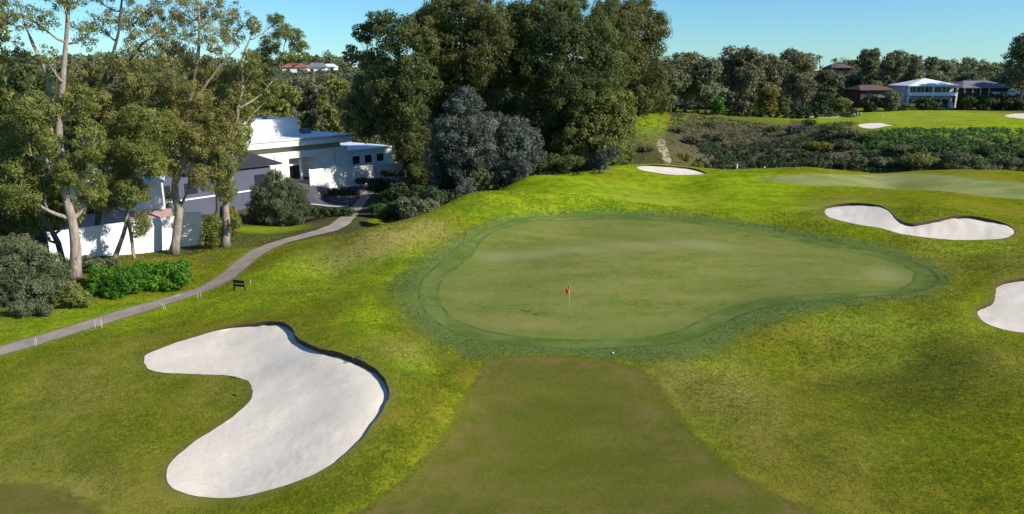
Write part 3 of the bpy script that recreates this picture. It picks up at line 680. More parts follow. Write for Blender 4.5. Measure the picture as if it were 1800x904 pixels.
big(985, 126, [(985,45,56,44,-2),(960,20,46,28,0),(1010,90,54,46,-5),(950,110,50,50,-3),(1040,60,44,44,-4),(1000,150,56,46,-5),(930,60,36,44,-1),(1060,130,44,46,-4),(960,190,50,50,-2),(1030,200,52,46,-5),(935,160,40,50,0),(990,245,50,44,-3),(1000,8,40,20,0),(925,105,36,44,0),(920,25,34,30,1),(1065,40,40,36,0),(1075,100,36,40,0),(1070,165,34,40,-1)],
    'highest tree in the middle of the tall clump, with sunlit limbs in its crown', M_eucg)
big(1105, 132, [(1120,60,48,48,-1),(1090,25,44,30,0),(1140,110,38,44,-2),(1100,110,44,44,-3),(1148,50,27,34,0),(1150,160,28,34,-1),(1120,170,40,40,-1),(1080,75,40,40,0),(1160,182,18,20,0),(1070,20,34,24,2),(1125,15,34,22,2)],
    'olive tree with sunlit right flank against the sky, rightmost in the tall clump', M_clump)
big(1050, 119, [(1060,190,46,40),(1085,215,38,32,-1),(1030,235,44,36,-1),(1070,250,40,30,-2),(1095,185,26,26,0),(1020,195,36,34,1),(1050,275,36,20,-2),(1000,262,36,28,0),(1105,225,16,20,0),(1095,255,22,20,0),(1085,280,20,14,-1),(1105,275,14,12,1),(1040,290,26,12,-2)],
    'low spreading olive tree at the right foot of the clump beside the narrow bunker', M_euc, L=.5, W=.2)
big(870, 136, [(880,220,60,50),(820,240,60,50),(940,240,60,50),(760,240,50,50),(890,280,70,40),(800,290,60,40),(970,280,50,34),(740,310,44,34,2),(730,335,36,24,2)],
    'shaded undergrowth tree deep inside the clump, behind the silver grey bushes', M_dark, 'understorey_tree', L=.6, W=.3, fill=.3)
# silver grey wattles in front of them
big(800, 111, [(815,190,34,34,0),(790,225,36,30,-1),(840,225,36,34,-1),(805,258,40,34,-2),(775,270,32,34,0),(845,265,36,36,-2),(820,165,20,16,0),(820,300,40,30,-1),(780,310,32,30,1)],
    'silver grey wattle, tallest of the grey bushes in front of the clump', M_grey, 'wattle', L=.42, W=.12, cat='large shrub', droop=.1, twigs=9)
big(900, 112, [(900,225,36,26,0),(925,250,34,28,0),(885,260,40,32,-1),(935,278,28,20,-1),(870,295,34,24,-1),(910,293,34,20,-2),(868,215,26,20,1)],
    'rounded grey wattle spilling towards the bright grass ridge, right of the tallest grey bush', M_grey, 'wattle', L=.42, W=.12, cat='large shrub', droop=.1, twigs=9)
for (px, Y, lob, lab, m) in [
  (915, 106, [(915,285,15,22),(905,300,12,14),(925,298,10,14),(890,308,12,10)], 'pale silvery upright bush at the foot of the grey wattles where the sunny grass begins', M_grey),
  (1060, 112, [(1062,275,18,16),(1050,290,16,12),(1078,268,12,12),(1060,298,12,9)], 'frosty dry bush with bare pale twigs left of the narrow bunker', M_grey),
  (820, 101, [(818,325,12,14),(808,335,10,9),(826,338,9,8)], 'small spiky silver plant in the shade below the wattles', M_grey),
  (980, 114, [(975,285,26,14),(1005,285,24,14),(1030,288,20,12),(950,293,20,9)], 'dark low shrub behind the crest of the bright ridge under the clump', M_eucg)]:
    g = GX(px, Y)
    tree('shrub', lab, 'shrub', g, [([g, g+np.array([0, 0, .8]), plobes(lob, Y)[0][0]], .1, .04)], plobes(lob, Y), m, M_barkd, .1, .34, .11, droop=.0, twigs=8)

def gshrub(px, Y, w, h, lab, m, n=6, name='shrub', L=.34, W=.13):
    g = GX(px, Y); lb = [(g+np.array([rng.uniform(-.4,.4)*w, rng.uniform(-.3,.3)*w, h*rng.uniform(.35,.8)]), (w*rng.uniform(.25,.36), w*rng.uniform(.25,.36), h*rng.uniform(.22,.34))) for _ in range(n)]
    return tree(name, lab, 'shrub', g, [([g, g+np.array([0,0,h*.3]), lb[0][0]], .1, .04)], lb, m, M_barkd, .1, L, W, droop=.1, twigs=7)
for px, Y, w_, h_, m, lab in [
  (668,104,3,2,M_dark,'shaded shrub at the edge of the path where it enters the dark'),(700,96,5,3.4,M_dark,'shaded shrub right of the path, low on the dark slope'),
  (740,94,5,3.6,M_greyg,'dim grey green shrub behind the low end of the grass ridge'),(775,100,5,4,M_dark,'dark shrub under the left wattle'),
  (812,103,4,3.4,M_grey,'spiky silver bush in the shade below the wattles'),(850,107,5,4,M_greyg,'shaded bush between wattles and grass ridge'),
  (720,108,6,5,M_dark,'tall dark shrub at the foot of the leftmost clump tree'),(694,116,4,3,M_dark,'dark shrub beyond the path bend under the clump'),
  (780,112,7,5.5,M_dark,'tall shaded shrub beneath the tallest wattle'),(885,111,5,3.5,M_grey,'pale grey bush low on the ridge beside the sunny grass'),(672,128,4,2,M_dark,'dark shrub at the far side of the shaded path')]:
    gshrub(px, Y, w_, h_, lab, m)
# ------------------------------------------------------------------ bushes on the left
def bush(px, py, lob, lab, m, L=.22, W=.09, name='shrub', droop=0, mb=M_barkd, tw=7, **k):
    g = G(px, py); Y = g[1]; lb = plobes([(a, b, c, d, (e[0] if e else rng.uniform(-.4, 1.0))) for a, b, c, d, *e in lob], Y)
    return tree(name, lab, 'shrub', g, [([g, g+np.array([0, 0, .4]), lb[0][0]], .07, .03)], lb, m, mb, .1, L, W, droop=droop, twigs=tw, **k)
bush(55, 530, [(40,450,44,34,2),(85,470,36,30,2),(10,480,40,40,1),(60,505,44,30,0),(20,525,36,24,0),(90,505,30,28,1),(-30,500,40,40,1),(30,430,36,20,4),(-20,440,40,30,4)],
     'big mound of grey green scrub at the left edge of the picture', M_greyg, .26, .07, tw=14)
bush(130, 542, [(130,518,24,18,0),(150,525,14,13,0),(108,527,14,13,0),(128,503,14,10,0)], 'small olive bush with yellowish tips below the base of the forked gum tree', M_euc, .2, .07)
bush(52, 556, [(50,543,24,14,0),(30,540,18,14,0),(80,543,16,12,0)], 'low grey green bush at the lower edge of the scrub mound by the lawn', M_greyg, .2, .06)
bush(215, 520, [(180,492,30,22,1),(215,495,28,22,0),(165,512,20,16,0),(200,512,26,14,-.3),(240,490,24,20,.5),(170,478,20,12,2),(215,476,26,12,2)],
     'bright green shrub with dense glossy leaves, left one of the pair beside the path', M_lush, .2, .1, fill=.3, cov=2)
bush(290, 510, [(270,478,28,20,1.5),(300,480,28,22,1),(322,485,16,18,0),(275,498,26,16,0),(305,498,24,13,0),(250,475,20,16,1.5),(320,468,18,12,2)],
     'bright green shrub with dense glossy leaves, right one of the pair beside the path', M_lush, .2, .1, fill=.3, cov=2)
bush(175, 478, [(172,465,16,12,0),(150,460,16,14,1),(195,460,16,9,1)], 'dull green low shrub at the foot of the second trunk', M_greyg, .2, .07)
bush(372, 436, [(368,400,14,18,0),(378,415,14,18,0),(362,422,11,14,0),(375,385,12,12,0),(385,400,9,12,0)], 'upright olive shrub between the end of the white wall and the white trunk', M_euc, .22, .08)
bush(410, 425, [(410,380,11,14,1),(412,398,10,13,0),(405,368,9,10,1)], 'yellow flowering shrub just right of the white trunk', M_yel, .2, .08)
bush(490, 398, [(490,325,30,20,1.5),(465,340,26,24,1),(515,340,26,24,1),(490,355,34,26,0),(450,365,18,24,1),(530,365,15,22,1),(470,375,26,20,0),(510,378,26,18,0),(482,308,16,10,1.5),(445,385,14,13,1)],
     'round weeping shrub with drooping foliage in front of the white building', M_greyg, .42, .07, 'weeping_shrub', .9, fill=.25, cov=1.9)
for px, py, w_, h_, lab in [(600, 338, 26, 10, 'clipped dark hedge at the corner of the parking kerb'), (650, 318, 22, 9, 'clipped dark hedge below the white slatted wall, nearer the clump'),
                            (575, 372, 40, 12, 'low dark hedge between the weeping shrub and the path'), (690, 305, 18, 8, 'small hedge in shade where the white slatted wall ends')]:
    g = GX(px, 118 if py < 350 else 104); Yh = g[1]; lb = plobes([(px+i*w_*.45, py, w_*.35, h_*.7, 0) for i in (-2, -1, 0, 1, 2)], Yh)
    tree('hedge', lab, 'hedge', g, [([g, g+np.array([0, 0, .5])], .06, .03)], lb, M_dark, M_barkd, .06, .3, .14, fill=.4, droop=0, twigs=3)
# ------------------------------------------------------------------ buildings and walls
M_white = plain('white_render', (.78,.77,.735), .8, .07, .9, .2)
M_whitem = plain('white_metal_roof', (.70,.72,.75), .5, .03, 1)
M_band = plain('tan_band', (.42,.37,.29), .8, .08, .5)
M_grey2 = plain('pale_blue_grey_render', (.52,.54,.58), .8, .06, .5)
M_glass = plain('dark_glass', (.025,.03,.04), .15, .1, 1, .6)
M_awn = plain('charcoal_awning', (.030,.032,.045), .8, .1, 2)
M_shadew = plain('shade_blue_render', (.085,.095,.135), .8, .06, .5)  # annex wall: the blue shade of the trees is put into its colour
M_terra = plain('terracotta_tiles', (.13,.080,.062), .8, .2, 2)
M_maroon = plain('red_brick', (.085,.048,.038), .85, .2, 2)
M_greyr = plain('grey_tiles', (.17,.17,.18), .7, .15, 2)
M_pink = plain('faded_pink_sheet', (.42,.27,.24), .7, .1, 1)
M_conc = plain('concrete', (.42,.40,.37), .85, .1, 1)
M_tar = asphalt('parking_asphalt', (.070,.072,.085), (.095,.095,.11))
M_black = plain('black_steel', (.02,.022,.02), .6, .1, 2)
def hip(mb, x0, y0, x1, y1, z0, z1, ridge=.0, th=.18):
    cy = (y0+y1)/2; cx = (x0+x1)/2; r = ridge*(x1-x0)/2
    V = [(x0,y0,z0),(x1,y0,z0),(x1,y1,z0),(x0,y1,z0),(cx-r,cy,z1),(cx+r,cy,z1),(x0,y0,z0-th),(x1,y0,z0-th),(x1,y1,z0-th),(x0,y1,z0-th)]
    mb.add(V, [(0,1,5,4),(1,2,5),(2,3,4,5),(3,0,4),(0,6,7,1),(1,7,8,2),(2,8,9,3),(3,9,6,0),(9,8,7,6)])
def box(name, mat, par, *b):
    m = MB()
    for q in b: m.box(*q)
    return m.build(name, mat, par)
# clubhouse: local x runs along its front, away to the right; local y goes back; z is kept absolute
A0 = np.array([-44.8, 113, 0]); RZ = math.atan2(.8, .6)
root = thing('clubhouse', 'long white flat roofed building in layers behind the weeping shrub', 'building', A0, RZ)
box('wall', M_white, root, (-14,0,-5,12.3,15,3.6), (17.7,0,-5,25,15,3.6), (12.3,0,2.5,17.7,15,3.6), (12.3,3.2,-5,17.7,15,2.5))
box('upper_band', M_band, root, (-13.5,.9,3.6,24.2,14.5,4.6))
box('roof_slab', M_white, root, (-14.4,-.9,4.6,25.4,15.4,5.75))
box('roof_coping', M_whitem, root, (-14.5,-1.0,5.75,25.5,15.5,5.87))
u = box('upper_storey', M_white, root, (-14,5,5.87,18.4,14,8.6))
box('coping', M_whitem, u, (-14.12,4.88,8.6,18.52,14.12,8.74)); 
box('vent', M_greyr, u, (2,7,8.74,2.9,8,9.15)); box('vent', M_greyr, u, (13,7,8.74,13.6,7.6,9.2))
w1 = box('wing', M_white, root, (25,1,-5,37,13,2.5)); box('wing_roof', M_whitem, w1, (25.01,.6,2.5,37.4,13.4,2.75))
d = box('door', M_glass, root, (13.0,3.05,-1.6,15.0,3.19,1.0)); box('door', M_glass, root, (15.2,3.05,-1.6,17.2,3.19,1.0))
box('lintel', M_white, root, (12.3,1.5,1.05,17.7,1.75,1.35)); box('column', M_white, root, (14.9,.4,-4,15.25,.75,2.5))
for x0 in (27, 30, 33):
    f = box('window', M_glass, w1, (x0,.93,.1,x0+1.6,.998,1.5))
m = MB(); V = [(-9,-.02,4.3),(4.6,-.02,4.3),(7.2,-5.2,2.7),(-9,-5.2,2.7)]
m.add(V+[(a, b, c-.25) for a, b, c in V], [(3,2,1,0)[::-1],(4,5,6,7)[::-1],(0,4,7,3),(3,7,6,2),(2,6,5,1),(1,5,4,0)])
m.build('awning', M_awn, root)
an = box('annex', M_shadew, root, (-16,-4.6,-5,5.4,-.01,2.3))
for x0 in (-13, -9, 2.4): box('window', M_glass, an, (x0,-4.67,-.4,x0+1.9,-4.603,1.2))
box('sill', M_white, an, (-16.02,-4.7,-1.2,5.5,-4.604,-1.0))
for x in (1.5, 9.5, 22.0):
    mb = MB(); mb.tube([(x,-.07,-3),(x,-.07,3.5)], .055, 6); mb.build('downpipe', M_band, root)
box('roof_unit', M_greyr, root, (20.5,6,5.88,22,7.4,6.7)); box('roof_unit', M_greyr, root, (22.5,9,5.88,23.4,10.2,6.5))
box('gutter', M_band, root, (-14.35,-1.02,5.5,25.3,-.905,5.62))
# low slatted wall in front of it
ra = np.array([A0[0]+4, A0[1]-3, 0]); root = thing('slatted_wall', 'long low white wall of panels and posts in front of the clubhouse', 'wall', ra, RZ)
for i in range(8):
    x = 12.5+i*2.6; t = 1.0-i*.11
    mb = MB(); 
    for k in range(11): mb.box(x+.16+k*.22, -.04, -3.2, x+.16+k*.22+.15, .04, t-.12)
    mb.box(x+.12, -.06, t-.12, x+2.5, .06, t); mb.build('slat_panel', M_white, root)
    box('post', M_white, root, (x-.1,-.12,-4,x+.12,.12,t+.12))
# parking apron and kerbs
def sheet(name, quad, mat, dz=.03, n=14):
    q = [np.array(p[:2]) for p in quad]; V = []; Fs = []
    for i in range(n+1):
        for j in range(n+1):
            a, b = i/n, j/n; p = (q[0]*(1-a)+q[1]*a)*(1-b)+(q[3]*(1-a)+q[2]*a)*b; V.append((p[0], p[1], 0))
    V = np.array(V); V[:, 2] = H(V[:, 0], V[:, 1])+dz
    Fs = [(i*(n+1)+j, (i+1)*(n+1)+j, (i+1)*(n+1)+j+1, i*(n+1)+j+1) for i in range(n) for j in range(n)]
    return mesh_np(name, V, Fs, mat, None, True)
struct('parking_lot', sheet('parking_lot', [GX(500,112), GX(612,114), GX(660,132), GX(520,123)], M_tar, .16, 20))
for a, b in ((GX(520,112.5), GX(612,114.5)), (GX(560,118), GX(614,119))):
    mb = MB(); n = 10
    for i in range(n):
        p = a+(b-a)*i/n; q = a+(b-a)*(i+.97)/n; p[2] = h1(*p[:2])+.25; q[2] = h1(*q[:2])+.25; mb.tube([p, q], .13, 4)
    o = mb.build('kerb', M_conc); tag(o, None, None, None, 'structure')
# white garden wall
def wallrun(name, label, P, tops, th=.24, grp=None):
    root = thing(name, label, 'wall', P[0], 0, grp); b = np.array(P[0])
    mb = MB(); cb = MB()
    for i in range(len(P)-1):
        p, q = np.array(P[i])-b, np.array(P[i+1])-b; d = (q-p)[:2]; d = d/np.linalg.norm(d); nrm = np.array([-d[1], d[0]])*th/2
        t0, t1 = tops[i]
        def prism(m, z0a, z0b, z1a, z1b, k):
            o = nrm*k; V = [(p[0]+o[0],p[1]+o[1],z0a),(q[0]+o[0],q[1]+o[1],z0b),(q[0]-o[0],q[1]-o[1],z0b),(p[0]-o[0],p[1]-o[1],z0a),
                            (p[0]+o[0],p[1]+o[1],z1a),(q[0]+o[0],q[1]+o[1],z1b),(q[0]-o[0],q[1]-o[1],z1b),(p[0]-o[0],p[1]-o[1],z1a)]
            m.add(V, [(3,2,1,0)[::-1],(4,5,6,7)[::-1],(0,1,5,4),(1,2,6,5),(2,3,7,6),(3,0,4,7)])
        prism(mb, p[2]-.6, q[2]-.6, t0-b[2], t1-b[2], 1)
        prism(cb, t0-b[2]+.003, t1-b[2]+.003, t0-b[2]+.09, t1-b[2]+.09, 1.25)
    mb.build('wall_face', M_white, root); cb.build('coping', M_white, root); return root
p0, p1, p2_, p3 = G(90,463), G(205,449), G(316,434), G(358,429)
zt = lambda px, py, Y: float(PY(px, py, Y)[2])
wallrun('garden_wall', 'tall white rendered wall with tree shadows behind the row of gum trunks', [p0, p1, p2_, p2_+(p3-p2_)*.001, p3],
        [(zt(90,410,p0[1]), zt(205,395,p1[1])), (zt(205,395,p1[1]), zt(316,381,p2_[1])), (zt(318,374,p2_[1]), zt(318,374,p2_[1])), (zt(318,374,p2_[1]), zt(358,375,p3[1]))])
mb = MB(); mb.tube([p3+np.array([-.3,-.35,.1]), p3+np.array([.9,-.5,.1]), G(392,427)+np.array([0,0,.12])], .09, 6)
# white house with a faded lean-to behind the wall
g = GX(240, 88); root = thing('white_house', 'white gabled building seen between two gum trunks over the garden wall', 'building', g, R_(24))
box('wall', M_white, root, (-7,0,-2,3.4,8,6.6)); hip(mbr := MB(), -7.4,-.4,3.8,8.4,6.8,8.2,.5); mbr.build('roof', M_whitem, root)
box('window', M_glass, root, (-5,-.06,3,-3.4,-.003,4.6))
m = MB(); V = [(-7.4,-.02,3.3),(4.2,-.02,3.3),(4.6,-3.2,2.2),(-7.4,-3.2,2.2)]
m.add(V+[(a, b, c-.3) for a, b, c in V], [(3,2,1,0)[::-1],(4,5,6,7)[::-1],(0,4,7,3),(3,7,6,2),(2,6,5,1),(1,5,4,0)]); m.build('lean_to', M_pink, root)
# ------------------------------------------------------------------ houses beyond the plateau
def frame(px, Y): g = GX(px, Y); return g, 1/ppm(Y, g[2])
g, m_ = frame(1637, 217); root = thing('veranda_house', 'two storey house with white pyramid roof and white verandas on both floors', 'house', g, R_(-2))
wd = 7.0; e0 = 13.0-g[2]; fl = 10.35-g[2]
box('wall', M_grey2, root, (-wd+.2,2.2,-1,wd-.2,12,e0-.2))
hip(mbr := MB(), -wd-.6,-.6,wd+.6,12.6,e0,e0+2.1,.0); mbr.build('roof', M_whitem, root)
box('balcony', M_white, root, (-wd,0,fl-.25,wd,2.2,fl), (-wd,0,fl+.001,wd,.1,fl+.75))
for x in (-wd+.15, 0, wd-.15): box('post', M_white, root, (x-.22,.12,-1,x+.22,.55,e0-.19))
box('base_wall', M_white, root, (-wd,.2,-1,-2.5,.4,.7), (-wd,.2,-1,-wd+.3,2.2,1.0))
for x in (-6,-3.6,-1.2,1.4,3.8,): 
    w_ = box('window', M_glass, root, (x,2.1,fl+.2,x+1.9,2.19,fl+2.1)); box('frame', M_white, w_, (x+.9,2.06,fl+.2,x+1.0,2.098,fl+2.1))
for x in (-6,-1.2,1.4,3.8): box('window', M_glass, root, (x,2.1,.1,x+1.9,2.19,2.3))
for x in (2.2, 5.2): 
    st = box('post', M_white, root, (x-.12,-1.2,-1,x+.12,-.96,1.6))
box('side_wing', M_grey2, root, (-wd-3.6,2,-1,-wd-.01,9,fl+.2)); box('side_wing_roof', M_whitem, root, (-wd-3.8,1.8,fl+.2,-wd-.01,9.2,fl+.38))
box('steps', M_conc, root, (2.6,-3.6,-1,5.6,-.2,.1), (2.2,-4.8,-1,5.2,-3.601,-.25))
g, m_ = frame(1537, 222); root = thing('brick_house', 'low house of red brick with brown tiled roof and a pale small gable in front', 'house', g, R_(3))
e1 = zt(1537,159,222)-g[2]
box('wall', M_maroon, root, (-4.6,0,-1,4.4,9,e1)); hip(mbr := MB(), -5.4,-.8,5.2,9.8,e1+.19,e1+1.5,.55); mbr.build('roof', M_terra, root)
m = MB(); gz = zt(1537,172,222)-g[2]
m.add([(-3.4,-2.6,gz),(3.2,-2.6,gz),(0,-2.6,gz+.9),(-3.4,-.02,gz),(3.2,-.02,gz),(0,-.02,gz+.9)], [(0,1,2),(5,4,3),(0,2,5,3),(2,1,4,5),(1,0,3,4)]); m.build('porch_roof', M_greyr, root)
for x in (-2.8, 1.2): box('window', M_glass, root, (x,-.06,e1-1.6,x+1.6,-.003,e1-.5))
g, m_ = frame(1730, 218); root = thing('grey_roofed_house', 'long shaded house with grey hipped roof and veranda posts behind the dark hedge', 'house', g, R_(4))
e2 = zt(1730,154,218)-g[2]
box('wall', M_maroon, root, (-6.8,2,-1,8,12,e2-.2)); hip(mbr := MB(), -7.8,-.6,8.6,12.6,e2,e2+1.9,.45); mbr.build('roof', M_greyr, root)
for x in (-6.6,-4.2,-1.8,.8): box('post', M_white, root, (x-.09,0,-1,x+.09,.18,e2-.19))
for x in (-6,-3.4,3.2): box('window', M_glass, root, (x,1.93,e2-2.4,x+1.8,1.998,e2-.8))
m = MB(); V = [(.9,-.7,e2-1.3),(9.2,-.7,e2-1.3),(9.2,-3.4,e2-2),(.9,-3.4,e2-2)]
m.add(V+[(a, b, c-.15) for a, b, c in V], [(3,2,1,0)[::-1],(4,5,6,7)[::-1],(0,4,7,3),(3,7,6,2),(2,6,5,1),(1,5,4,0)]); m.build('carport_roof', M_whitem, root)
for (px, Y, w_, ey, ry, rm, wm, lab) in [(518, 396, 9, 119, 111, plain('red_roof_tiles', (.32,.10,.07)), M_white, 'distant house with red tiled roof on the ridge, left of the gabled one'),
     (556, 402, 7, 119, 110, M_greyr, M_white, 'distant white house with dark gable on the ridge beside the tall clump'),
     (1476, 330, 6.5, 120, 112, M_terra, M_maroon, 'distant terracotta roof on the hill between two palms and a gum tree'),
     (578, 420, 5, 118, 112, M_whitem, M_white, 'tiny white roofed house on the ridge, right of the dark gable')]:
    g = GX(px, Y); e = zt(px, ey, Y)-g[2]; t = zt(px, ry, Y)-g[2]
    root = thing('distant_house', lab, 'house', g, R_(rng.uniform(-8, 8)))
    box('wall', wm, root, (-w_*.7,0,-4,w_*.7,9,e)); hip(mbr := MB(), -w_*.78,-.7,w_*.78,9.7,e+.2,t,.5); mbr.build('roof', rm, root)
    for x in (-.45,.15): box('window', M_glass, root, (x*w_,-.06,e-2.2,x*w_+1.8,-.003,e-.8))
# ------------------------------------------------------------------ trees and scrub in the distance
def bg(px, Y, top, w, lab, mat, low=.35, n=9, L=.7, W=.34, name='background_tree', cov=1.5, mb=M_barkd, cat='tree', group=None, sparse=1., twigs=4):
    g = GX(px, Y); tz = PY(px, top, Y)[2]; ht = tz-g[2]; wm = w/ppm(Y, g[2]); lb = []
    for i in range(n):
        f = (i+.5)/n; z = g[2]+ht*(low+(1-low)*(.12+.76*f)); k = math.sin(math.pi*min(1, .22+.78*(1-f)))**.7
        a = rng.uniform(0, 6.28)+i*2.4; r = wm*.5*k*rng.uniform(.35, .68)
        R = (wm*rng.uniform(.20,.28)*sparse, wm*rng.uniform(.20,.28)*sparse, min(wm*.24, ht*.16)*rng.uniform(.85,1.2)*sparse)
        lb.append((np.array([g[0]+r*math.cos(a), g[1]+r*math.sin(a), min(z, tz-R[2]*.9)]), R))
    lb.append((np.array([g[0], g[1], tz-min(wm*.24, ht*.16)]), (wm*.24*sparse, wm*.24*sparse, min(wm*.24, ht*.17))))
    return tree(name, lab, cat, g, [([g, g+np.array([rng.uniform(-.5,.5), 0, ht*.4]), lb[-1][0]], max(.12, ht*.022), .06)], lb, mat, mb, max(.15, ht*.02), L, W, group, twigs, 1.6, cov=cov, fill=.25, subs=.8)
for a in [
 (1205,196,92,95,'dark tree directly right of the tall clump, against the sky', M_farb,.25),
 (1178,190,120,60,'shaded tree in the gap beside the right flank of the tall clump', M_far,.2),
 (1240,192,104,70,'dark round tree, second beyond the clump, with a small green shrub below', M_far,.2),
 (1300,203,82,100,'large brownish tree with visible black forked trunk on the plateau edge', M_farb,.3),
 (1345,212,95,70,'greyish brown tree behind the yellow bush on the plateau', M_farb,.2),
 (1385,232,84,56,'tree with tufted dark top on the skyline, left of the rounded one', M_far,.3),
 (1412,222,92,84,'large rounded grey brown tree on the skyline beyond the dark clipped shrubs', M_farb,.15),
 (1450,236,122,54,'lower grey green tree in front of the terracotta roof', M_far,.15),
 (1490,240,130,50,'grey green tree left of the red brick house', M_far,.2),
 (1516,246,84,46,'open umbrella topped gum tree left of the dense dark trees', M_far,.55),
 (1560,236,88,56,'dense dark tree with many upright stems behind the brick house', M_far,.4),
 (1592,240,96,60,'dense tree with upright stems between brick house and pyramid roof', M_farb,.35),
 (1628,262,100,26,'sparse tree with a few tufts above the white pyramid roof', M_far,.7),
 (1665,330,112,40,'round topped dark tree on the skyline above the pyramid roof', M_far,.2),
 (1742,330,113,46,'round topped dark tree on the skyline above the grey roofed house', M_far,.2),
 (1700,300,128,60,'broad bushy tree on the slope behind the grey roofed house', M_far,.1),
 (1790,206,58,84,'tall dark tree cut by the right edge of the picture', M_far,.35),
 (1770,226,120,70,'lower dark tree at the right edge behind the hedge', M_far,.1),
 (1840,214,80,90,'dark tree just outside the right edge', M_far,.2),
 (1636,250,128,60,'low dark tree behind the left of the pyramid roof', M_far,.1),
 (1530,262,124,60,'low tree on the slope behind the brick house', M_farb,.1),
 (460,170,150,70,'olive gum tree beyond the clubhouse, left of its upper storey', M_euc,.2),
 (505,176,138,70,'olive gum tree rising behind the upper storey of the clubhouse', M_euc,.2),
 (550,182,136,64,'dull olive gum tree behind the right half of the clubhouse roof', M_farb,.2),
 (590,176,128,60,'gum tree filling the gap between clubhouse and tall clump', M_euc,.2),
 (622,190,140,60,'shaded tree behind the left edge of the tall clump', M_far,.1),
 (480,230,136,60,'upper left tree on the slope below the red roofed distant house', M_euc,.2),
 (535,240,134,64,'upper tree on the slope below the dark gabled distant house', M_farb,.2),
 (580,236,128,56,'brownish tree on the skyline next to the tall clump', M_farb,.2),
 (430,200,140,80,'tree behind the ragged gum crown, above the clubhouse', M_euc,.2),
 (350,190,150,90,'wide tree behind the crowns of the kinked gum tree', M_farb,.2),
 (260,180,150,100,'wide dull tree far behind the white gable', M_far,.2),
 (160,186,150,100,'wide dull tree far behind the dark brown gum tree', M_far,.2),
 (60,180,150,110,'wide dull tree far behind the forked gum tree', M_far,.2),
 (-30,176,150,110,'wide dull tree far behind the left edge foliage', M_far,.2)]:
    px, Y, top, w_, lab, m, low = a
    bg(px, Y, top, w_, lab, m, low, L=.5+Y*.0011, W=.25+Y*.0006)
# shrubs on the plateau
for a in [
 (1350,194,152,56,'yellow green bush in front of the trees on the plateau', M_yel),
 (1262,191,170,26,'small vivid green shrub in shade below the dark trees', M_lush),
 (1308,192,178,36,'low grey bush at the foot of the forked trunk', M_scrub),
 (1400,200,178,28,'pale silvery shrub left of the big clipped dark bush', M_grey),
 (1440,199,162,42,'big rounded dark bush at the end of the clipped row', M_dark),
 (1375,196,172,26,'green bush between yellow bush and silvery shrub', M_eucg),
 (1480,206,172,36,'light green bush left of the dark bushes by the brick house', M_euc),
 (1530,208,168,40,'dark bush directly in front of the brick house, left one', M_dark),
 (1562,207,160,44,'brown green bush in front of the brick house, right one', M_farb),
 (1625,209,172,44,'bush in front of the left half of the white verandas', M_dark),
 (1590,209,182,36,'low brown hedge left of the white verandas', M_farb),
 (1648,208,184,40,'low dark hedge beside the concrete steps', M_dark)]:
    px, Y, top, w_, lab, m = a
    bg(px, Y, top, w_, lab, m, .0, 6, .42, .24, 'shrub', 1.6, cat='shrub', sparse=1.15)
for i, px in enumerate((1700,1728,1756,1784,1812,1840)):
    bg(px, 207, 164+(i % 2)*3, 40, 'dense dark hedge plant in the unbroken row before the grey roofed house', M_dark, .0, 7, .42, .26, 'hedge_bush', 1.9, cat='hedge', sparse=1.25, group='dark hedge before the grey roofed house')
for i in range(12):
    px = 1285+i*13.5; bg(px, 190.5+.02*i, 196+ (1 if i < 3 else 0), 13, 'small clipped dark shrub in the straight row along the plateau', M_dark, .0, 3, .28, .2, 'clipped_shrub', 1.6, cat='shrub', sparse=1.3, group='clipped shrubs in a row on the plateau', twigs=1)
# palms
def palm(px, Y, top, lab):
    g = GX(px, Y); t = PY(px, top, Y)-g; root = thing('palm_tree', lab, 'tree', g)
    mb = MB(); mb.tube([(0,0,-.5), (t[0]*.5+.1, 0, t[2]*.5), t], [.28,.22,.18], 7); mb.build('trunk', M_barkd, root, True)
    V = []; Fs = []
    for i in range(22):
        a = i*2.4; e = rng.uniform(-.3, 1.1); L_ = rng.uniform(2, 2.7); prev = None
        for k in range(6):
            s = k/5; p = t+np.array([math.cos(a), math.sin(a), 0])*L_*s*math.cos(e*.5)+np.array([0, 0, L_*(math.sin(e)*s-.75*s*s)])
            wv = np.array([-math.sin(a), math.cos(a), -.1])*.24*(1-s*.8)
            V += [p-wv, p+wv]
            if k: b = len(V)-4; Fs.append((b, b+1, b+3, b+2))
    link('fronds', mesh_np('fronds', V, Fs, M_dark, None, False, {'rnd': rng.uniform(0, 1, len(Fs))}), root)
palm(1468, 330, 104, 'tiny palm silhouette on the skyline above the terracotta roof'); palm(1441, 335, 101, 'tiny palm silhouette on the skyline left of the other palm')
